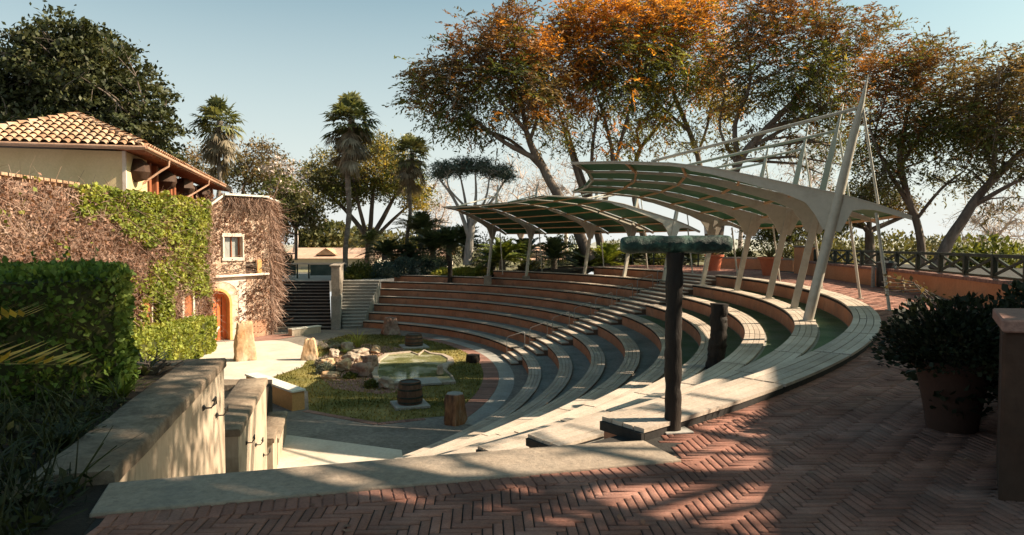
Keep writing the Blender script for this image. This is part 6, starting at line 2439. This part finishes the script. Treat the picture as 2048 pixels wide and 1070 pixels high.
# ---- fan palms
def fan_palm(label, bx, by, cx_, cy_, Y, rad, trunk_r, skirt, seed):
    rs = random.Random(seed)
    base, top = Vector(at_depth(bx, by, Y)), Vector(at_depth(cx_, cy_, Y))
    root = thing('fan_palm', label, 'palm tree', base, 'tall fan palms')
    m = MB()
    k = 34
    P = [base.lerp(top, i / k) + Vector((.10 * math.sin(i * .35 + seed), 0, 0)) for i in range(k + 1)]
    m.tube(P, [trunk_r * (1.35 if i < 2 else 1.0 + .10 * rs.uniform(-1, 1) + .25 * (i / k) ** 3) for i in range(k + 1)], 12)
    m.build('trunk', M['bark_palm'], root, smooth=True)

    def fan(dirv, plen, brad, dead):
        d = Vector(dirv).normalized()
        s = d.cross(Vector((0, 0, 1)))
        if s.length < .05:
            s = Vector((1, 0, 0))
        s.normalize()
        u = s.cross(d)
        hub = top + d * plen + Vector((0, 0, -.12 * plen))
        V, F_ = [], []
        w = .022
        V += [top - s * w, top + s * w, hub + s * w, hub - s * w]
        F_.append((0, 1, 2, 3))
        nb = 13
        for i in range(nb):
            an = math.radians(-105 + 210 * i / (nb - 1)) * (.45 if dead else 1)
            bd = (d * math.cos(an) + s * math.sin(an) + u * rs.uniform(-.1, .12)).normalized()
            l = brad * (1 - .25 * abs(an) / 1.9) * rs.uniform(.85, 1.1)
            p1 = hub + bd * l * .62
            p2 = hub + bd * l + Vector((0, 0, -rs.uniform(.12, .38) * l))
            ww = (bd.cross(u)).normalized() * brad * (.08 if not dead else .055)
            n = len(V)
            V += [hub, p1 + ww, p2, p1 - ww]
            F_.append((n, n + 1, n + 2, n + 3))
        return np.array([list(v) for v in V]), np.array(F_)
    live, dead = [], []
    for i in range(50):
        a = rs.uniform(0, 6.283)
        e = math.radians(rs.uniform(-42, 86))
        live.append(fan((math.cos(a) * math.cos(e), math.sin(a) * math.cos(e), math.sin(e)), rad * rs.uniform(.40, .66), rad * .56, False))
    for i in range(skirt):
        a = rs.uniform(0, 6.283)
        e = math.radians(rs.uniform(-84, -30))
        q = fan((math.cos(a) * math.cos(e), math.sin(a) * math.cos(e), math.sin(e)), rad * rs.uniform(.3, .85), rad * .50, True)
        q[0][:, 2] -= rs.uniform(0, 1) ** 2 * rad * .9
        dead.append(q)
    V, F_, _ = join(live)
    mesh_np('crown', V, F_, M['palm_leaf'], root)
    V, F_, _ = join(dead)
    mesh_np('dead_fronds', V, F_, M['palm_dead'], root)


fan_palm('tallest fan palm with shaggy dead skirt in front of the yellow green tree', 692, 550, 701, 238, 52, 2.35, .20, 62, 3)
fan_palm('fan palm rising behind the end of the tiled roof', 437, 480, 438, 242, 62, 2.45, .20, 58, 8)
fan_palm('shorter thin fan palm right of the tallest one', 815, 520, 822, 306, 58, 1.85, .16, 50, 15)


# ---- cycads
def cycad(label, bx, by, Y, rad, h, lime, seed, n=56):
    rad, h = rad * 1.3, h * .72
    rs = random.Random(seed)
    base = Vector(at_depth(bx, by, Y))
    root = thing('cycad', label, 'cycad', base, 'cycads on the planted bank')
    m = MB()
    m.tube([base, base + Vector((0, 0, h))], [.26, .22], 10)
    m.build('trunk', M['bark_palm'], root, smooth=True)
    parts = []
    for i in range(n):
        a = rs.uniform(0, 6.283)
        e = math.radians(rs.uniform(2, 78))
        parts.append(frond_mesh(base + Vector((0, 0, h)), (math.cos(a) * math.cos(e), math.sin(a) * math.cos(e), math.sin(e)), rad * rs.uniform(.8, 1.15), .42, 22, rad * .19, rad * .034, .3, 6))
    V, F_, _ = join(parts)
    mesh_np('fronds', V, F_, M['cycad_lime' if lime else 'cycad_leaf'], root)


for i, (bx, by, Y, rad, h, lime, lb) in enumerate((
        (742, 505, 60, 1.5, 1.2, False, 'cycad at the foot of the yellow green tree beside the palm trunk'),
        (866, 520, 54, 2.3, 1.0, False, 'dark spreading cycad left of the umbrella tree'),
        (898, 525, 55, 2.0, 1.9, False, 'taller dark cycad close behind the umbrella tree trunk'),
        (820, 530, 56, 1.7, .5, False, 'low dark cycad in front of the thin right palm'),
        (1005, 540, 50, 2.1, 1.0, True, 'lime green sunlit cycad between the two left canopy posts'),
        (985, 545, 52, 1.8, .6, False, 'dark cycad crouched behind the left canopy post'),
        (1108, 545, 49, 2.0, 1.35, False, 'cycad with upright crown between the second and third canopy posts'),
        (1160, 545, 51, 1.8, .5, False, 'low dark cycad behind the third canopy post'),
        (1215, 545, 50, 2.0, .9, True, 'pale green cycad behind the short top bench'),
        (1262, 540, 51, 1.8, .7, False, 'dark cycad hidden behind the mossy log'),
        (770, 520, 55, 1.8, .5, False, 'low dark cycad between the tallest palm and the blue green shrubs'),
        (842, 500, 58, 2.4, 1.8, False, 'tall dark cycad behind the thin right palm'),
        (930, 520, 57, 2.2, 1.6, False, 'dark cycad right behind the umbrella tree trunk'),
        (1050, 535, 54, 2.2, 1.0, False, 'dark cycad behind the second canopy post'),
        (1300, 535, 52, 2.0, 1.0, False, 'dark cycad right behind the end of the mossy log'),
        (1385, 535, 50, 1.8, .4, False, 'spiky dark plant just right of the tall timber post'))):
    cycad(lb, bx, by, Y, rad, h, lime, 40 + i)

# ---- shrubs along the bank above the far benches
for i, (x, y, Y, r_, h, mt, lb) in enumerate((
        (720, 553, 50.5, 1.2, .9, 'leaf_green', 'dark green shrub at the foot of the tallest palm'),
        (765, 552, 51, 1.4, .9, 'leaf_bluegreen', 'blue green shrub above the side stairs'),
        (812, 548, 52, 1.5, 1.1, 'leaf_bluegreen', 'wide blue green shrub behind the tiny bollards'),
        (860, 545, 53, 1.5, 1.0, 'leaf_bluegreen', 'blue green shrub left of the umbrella tree'),
        (890, 550, 51.0, 1.0, .5, 'leaf_lime', 'yellow green mound by the slim carved post'),
        (928, 549, 51.0, 1.1, .55, 'leaf_lime', 'yellow green mound under the umbrella tree'),
        (962, 548, 51.0, .9, .5, 'leaf_lime', 'yellow green mound next to the left canopy post'),
        (700, 556, 49.5, .9, .4, 'leaf_green', 'low green shrub right behind the stone pier'),
        (1060, 545, 51, 1.0, .8, 'leaf_olive', 'olive shrub behind the dark rail fence'),
        (1190, 540, 52, 1.3, 1.0, 'leaf_green', 'dark shrub behind the top short bench'),
        (1330, 535, 50, 1.3, 1.0, 'leaf_green', 'dark shrub behind the tall timber post'),
        (1480, 530, 48, 1.2, 1.0, 'leaf_green', 'dark shrub over the pale coping between the pots'),
        (1590, 535, 45, 1.2, 1.4, 'leaf_olive', 'grey olive shrub right behind the square pillar'),
        (1660, 530, 44, 1.5, 1.3, 'leaf_olive', 'olive shrub behind the fence beside the leaning masts'),
        (790, 535, 57, 2.2, 2.0, 'leaf_green', 'tall dark bush behind the blue green shrubs'),
        (850, 530, 59, 2.6, 2.4, 'leaf_green', 'big dark bush left of the dark cycads'),
        (915, 530, 60, 2.6, 2.4, 'leaf_dark', 'big dark bush behind the umbrella tree'),
        (990, 530, 58, 2.2, 2.2, 'leaf_olive', 'olive bush behind the lime cycad'),
        (1135, 530, 56, 2.2, 2.0, 'leaf_green', 'dark bush between the far canopy posts'),
        (1240, 530, 55, 2.0, 1.8, 'leaf_olive', 'olive bush behind the pale green cycad'),
        (562, 545, 52, .9, 1.6, 'leaf_dark', 'dark shrub beside the tower at the head of the stairs'))):
    q = at_depth(x, y, Y)
    bush('bank_shrub', lb, (q[0], q[1], q[2] - .15), r_ * 1.12, h * 1.3, 2200, .20, .09, M[mt], group='shrubs on the planted bank', spiky=.3)

# ================================================================== far things
def gable_house(label, x0, x1, yb, yr, Y, dep, gx=None):
    a, b = at_depth(x0, yb, Y), at_depth(x1, yb, Y)
    zr = at_depth((x0 + x1) / 2, yr, Y)[2]
    ze = a[2]
    root = thing('distant_house', label, 'house', ((a[0] + b[0]) / 2, Y, -3))
    m = MB()
    m.prism([(a[0] + .4, Y + .4), (b[0] - .4, Y + .4), (b[0] - .4, Y + dep), (a[0] + .4, Y + dep)], -4, ze)
    m.build('wall', M['wall_far'], root)
    m = MB()
    m.add([(a[0], Y, ze - .05), (b[0], Y, ze - .05), (b[0], Y + dep / 2, zr), (a[0], Y + dep / 2, zr), (b[0], Y + dep + .4, ze - .05), (a[0], Y + dep + .4, ze - .05)], [(0, 1, 2, 3), (3, 2, 4, 5)])
    rf_ = m.build('roof', M['roof_salmon'], root)
    if gx:
        g = at_depth(gx, yb - 6, Y + .5)
        m = MB()
        w, h = 1.2, .8
        y1 = Y + dep * .4
        m.add([(g[0] - w, Y + .8, g[2]), (g[0] + w, Y + .8, g[2]), (g[0], Y + .8, g[2] + h), (g[0] - w, y1, g[2]), (g[0] + w, y1, g[2]), (g[0], y1, g[2] + h)], [(0, 1, 2), (0, 2, 5, 3), (2, 1, 4, 5)])
        m.build('gable', M['roof_tile'], rf_)
    m = MB()
    n = max(2, int((b[0] - a[0]) / 4))
    for i in range(n):
        m = MB()
        xx = a[0] + (b[0] - a[0]) * (i + .5) / n
        m.box((xx, Y + .38, ze - 1.6), (1.2, .06, 1.2))
        m.build('window', M['pane'], root)
    return root


gable_house('long low house with salmon tiled roof and a small gable beyond the stairs', 560, 760, 516, 496, 78, 9, 650)
gable_house('low house with salmon tiled roof seen behind the cycads', 740, 900, 512, 498, 88, 9)
gable_house('tan house half hidden behind the cycad between canopy posts', 1040, 1140, 520, 490, 84, 9)
for i, (x, y, Yd, r_, h, mt, lb) in enumerate(((668, 505, 112, 4.2, 5.5, 'leaf_olive', 'round tan tree above the salmon roof'), (722, 505, 118, 5, 4.6, 'leaf_olive', 'tan tree just right of the palm trunk far away'),
                                               (622, 503, 110, 2.6, 4.2, 'leaf_olive', 'small olive tree above the left end of the salmon roof'), (765, 505, 125, 7, 4.0, 'leaf_olive', 'low wide tan trees far beyond the cycads'), (860, 505, 130, 7, 5, 'leaf_olive', 'far olive tree behind the right palm'))):
    q = at_depth(x, y, Yd)
    bush('distant_tree', lb, q, r_, h, 1500, .8, .5, M[mt], 'tree', 'far trees beyond the roofs')
# rise beyond the fence, haze put into its pale grey colour
m = MB()
vs, fs = [], []
hx = np.linspace(-260, 420, 90)
for i, x in enumerate(hx):
    h = .4 + 1.6 * mnoise.noise(Vector((x * .013, 2, 0))) + .9 * mnoise.noise(Vector((x * .05, 5, 0))) + (3.0 if x > 60 else 0)
    for j, (dy, k) in enumerate(((0, 0), (30, .55), (70, 1.0), (160, .9))):
        vs.append((x, 330 + dy + 20 * mnoise.noise(Vector((x * .02, j, 3))), -4 + (h + 4.0) * k))
for i in range(len(hx) - 1):
    for j in range(3):
        fs.append((i * 4 + j, i * 4 + 4 + j, i * 4 + 5 + j, i * 4 + 1 + j))
m.add(vs, fs)
props(m.build('hills', M['hill'], smooth=True), 'low pale rise on the horizon', 'hills', kind='structure')
for i, (x, y, Yd, r_, h, mt, lb) in enumerate(((1790, 508, 62, 4.5, 2.3, 'leaf_olive', 'olive yellow bushes beyond the fence between two trunks'), (1700, 508, 66, 4, 2.2, 'leaf_olive', 'olive bushes beyond the fence near the masts'),
                                               (1900, 508, 70, 5, 2.2, 'leaf_olive', 'olive bushes beyond the fence right of the thick trunk'), (1980, 508, 46, 3.2, 1.6, 'leaf_green', 'dark bushes at the far right end of the fence'))):
    q = at_depth(x, y, Yd)
    bush('field_bush', lb, (q[0], q[1], -.6), r_, h + 1.0, 1700, .42, .22, M[mt], 'shrub', 'bushes beyond the fence', stems=False)

# ================================================================== neighbouring house, trees and added overhead foliage that shade the plaza, right of the camera
A_, B_ = Vector((17.3, 16.8, 0)), Vector((10.0, -3.9, 0))
dH = (A_ - B_).normalized()
nH = Vector((dH.y, -dH.x, 0))
root = thing('plaza_house', 'tall plastered house standing to the right of the plaza', 'house', tuple((A_ + B_) / 2 + nH * 4))
hh = 8.0
m = MB()
m.prism([A_[:2], B_[:2], (B_ + nH * 8)[:2], (A_ + nH * 8)[:2]], -.1, hh)
m.build('wall', M['plaster_orange'], root)
m = MB()
rA, rB = A_ + nH * 4, B_ + nH * 4
c4 = [A_ - nH * .5, B_ - nH * .5, B_ + nH * 8.5, A_ + nH * 8.5]
m.add([(c4[0].x, c4[0].y, hh), (c4[1].x, c4[1].y, hh), (c4[2].x, c4[2].y, hh), (c4[3].x, c4[3].y, hh), (rA.x, rA.y, hh + 1.9), (rB.x, rB.y, hh + 1.9)], [(0, 1, 5, 4), (2, 3, 4, 5), (1, 2, 5), (3, 0, 4), (3, 2, 1, 0)])
m.build('roof', M['roof_tile'], root)
for u in (3, 8, 13, 18):
    for z in (2.0, 5.6):
        p = B_ + dH * u - nH * .02
        m = MB()
        m.box((p.x, p.y, z), (1.2, .12, 1.5), math.atan2(dH.y, dH.x))
        fw = m.build('window', M['frame_white'], root)
        m = MB()
        m.box((p.x - nH.x * .04, p.y - nH.y * .04, z), (1.0, .08, 1.3), math.atan2(dH.y, dH.x))
        m.build('pane', M['pane'], fw)


def free_tree(label, base, h, lobes, ncl, lpc, leaf, spread, mats):
    root = thing('shade_tree', label, 'tree', base, 'trees beside the plaza house')
    m = MB()
    b = Vector(base)
    top = b + Vector((0, 0, h))
    m.tube([b, b + Vector((.1, .1, h * .4)), top], [.32, .26, .10], 10)
    C = []
    for (cx_, cy_, cz_, rx, ry, rz_, w) in lobes:
        c = int(ncl * w)
        u = rng.normal(size=(c, 3))
        u /= np.linalg.norm(u, axis=1, keepdims=True)
        u *= (rng.random(c) ** .4)[:, None]
        C.append(np.array([cx_, cy_, cz_]) + u * np.array([rx, ry, rz_]))
    C = np.concatenate(C)
    for i in rng.choice(len(C), len(C) // 6, False):
        e = Vector(C[i])
        s = b.lerp(top, .45 + .5 * random.random())
        m.tube([s, s.lerp(e, .5) + Vector((0, 0, .3)), e], [.07, .045, .012], 5, False)
    m.build('trunk', M['bark'], root, smooth=True)
    P = np.repeat(C, lpc, 0) + rng.normal(size=(len(C) * lpc, 3)) * spread
    V, F_ = leaf_quads(P, leaf[0], leaf[1], .3)
    mesh_np('crown', V, F_, mats, root)


free_tree('open crowned tree in front of the plaza house casting dappled shade', (11.4, 5.2, 0), 8.6,
          [(11.2, 5.4, 9.3, 2.4, 2.0, 1.8, .30), (12.4, 9.2, 9.6, 2.0, 1.6, 1.2, .16), (11.2, 2.4, 9.0, 2.2, 1.9, 1.6, .4)], 100, 13, (.22, .10), .36, M['leaf_green'])
free_tree('dense leaning tree close to the right of the camera, crown widened to block sky light', (8.4, 3.0, 0), 8.4,
          [(3.2, 7.7, 9.7, 1.7, 1.7, 1.1, .9), (5.4, 7.3, 9.3, 1.4, 1.5, 1.0, .30), (8.6, 6.9, 9.0, 1.5, 1.7, 1.1, .66), (7.3, 4.5, 9.2, 1.6, 1.4, 1.0, .7), (6.2, 9.6, 9.8, 1.6, 1.4, 1.0, .3), (4.2, 4.2, 9.4, 2.3, 1.8, .9, .75), (6.7, 6.8, 10.4, 2.1, 2.3, .9, .75), (2.4, 2.6, 9.8, 1.8, 1.6, .8, .5)], 170, 22, (.22, .10), .32, M['leaf_green'])  # further crown lobes added overhead to block skylight on the plaza
free_tree('unseen broad tree added over the right side of the plaza to cut sky light', (12.8, 10.4, 0), 8.8,  # crown added out of view to darken the right foreground
          [(8.6, 10.4, 10.4, 2.0, 1.9, 1.2, .6), (7.8, 13.0, 10.9, 2.0, 2.0, 1.0, .5), (5.6, 12.6, 11.2, 1.8, 1.9, .9, .45)], 240, 22, (.26, .13), .34, M['leaf_green'])
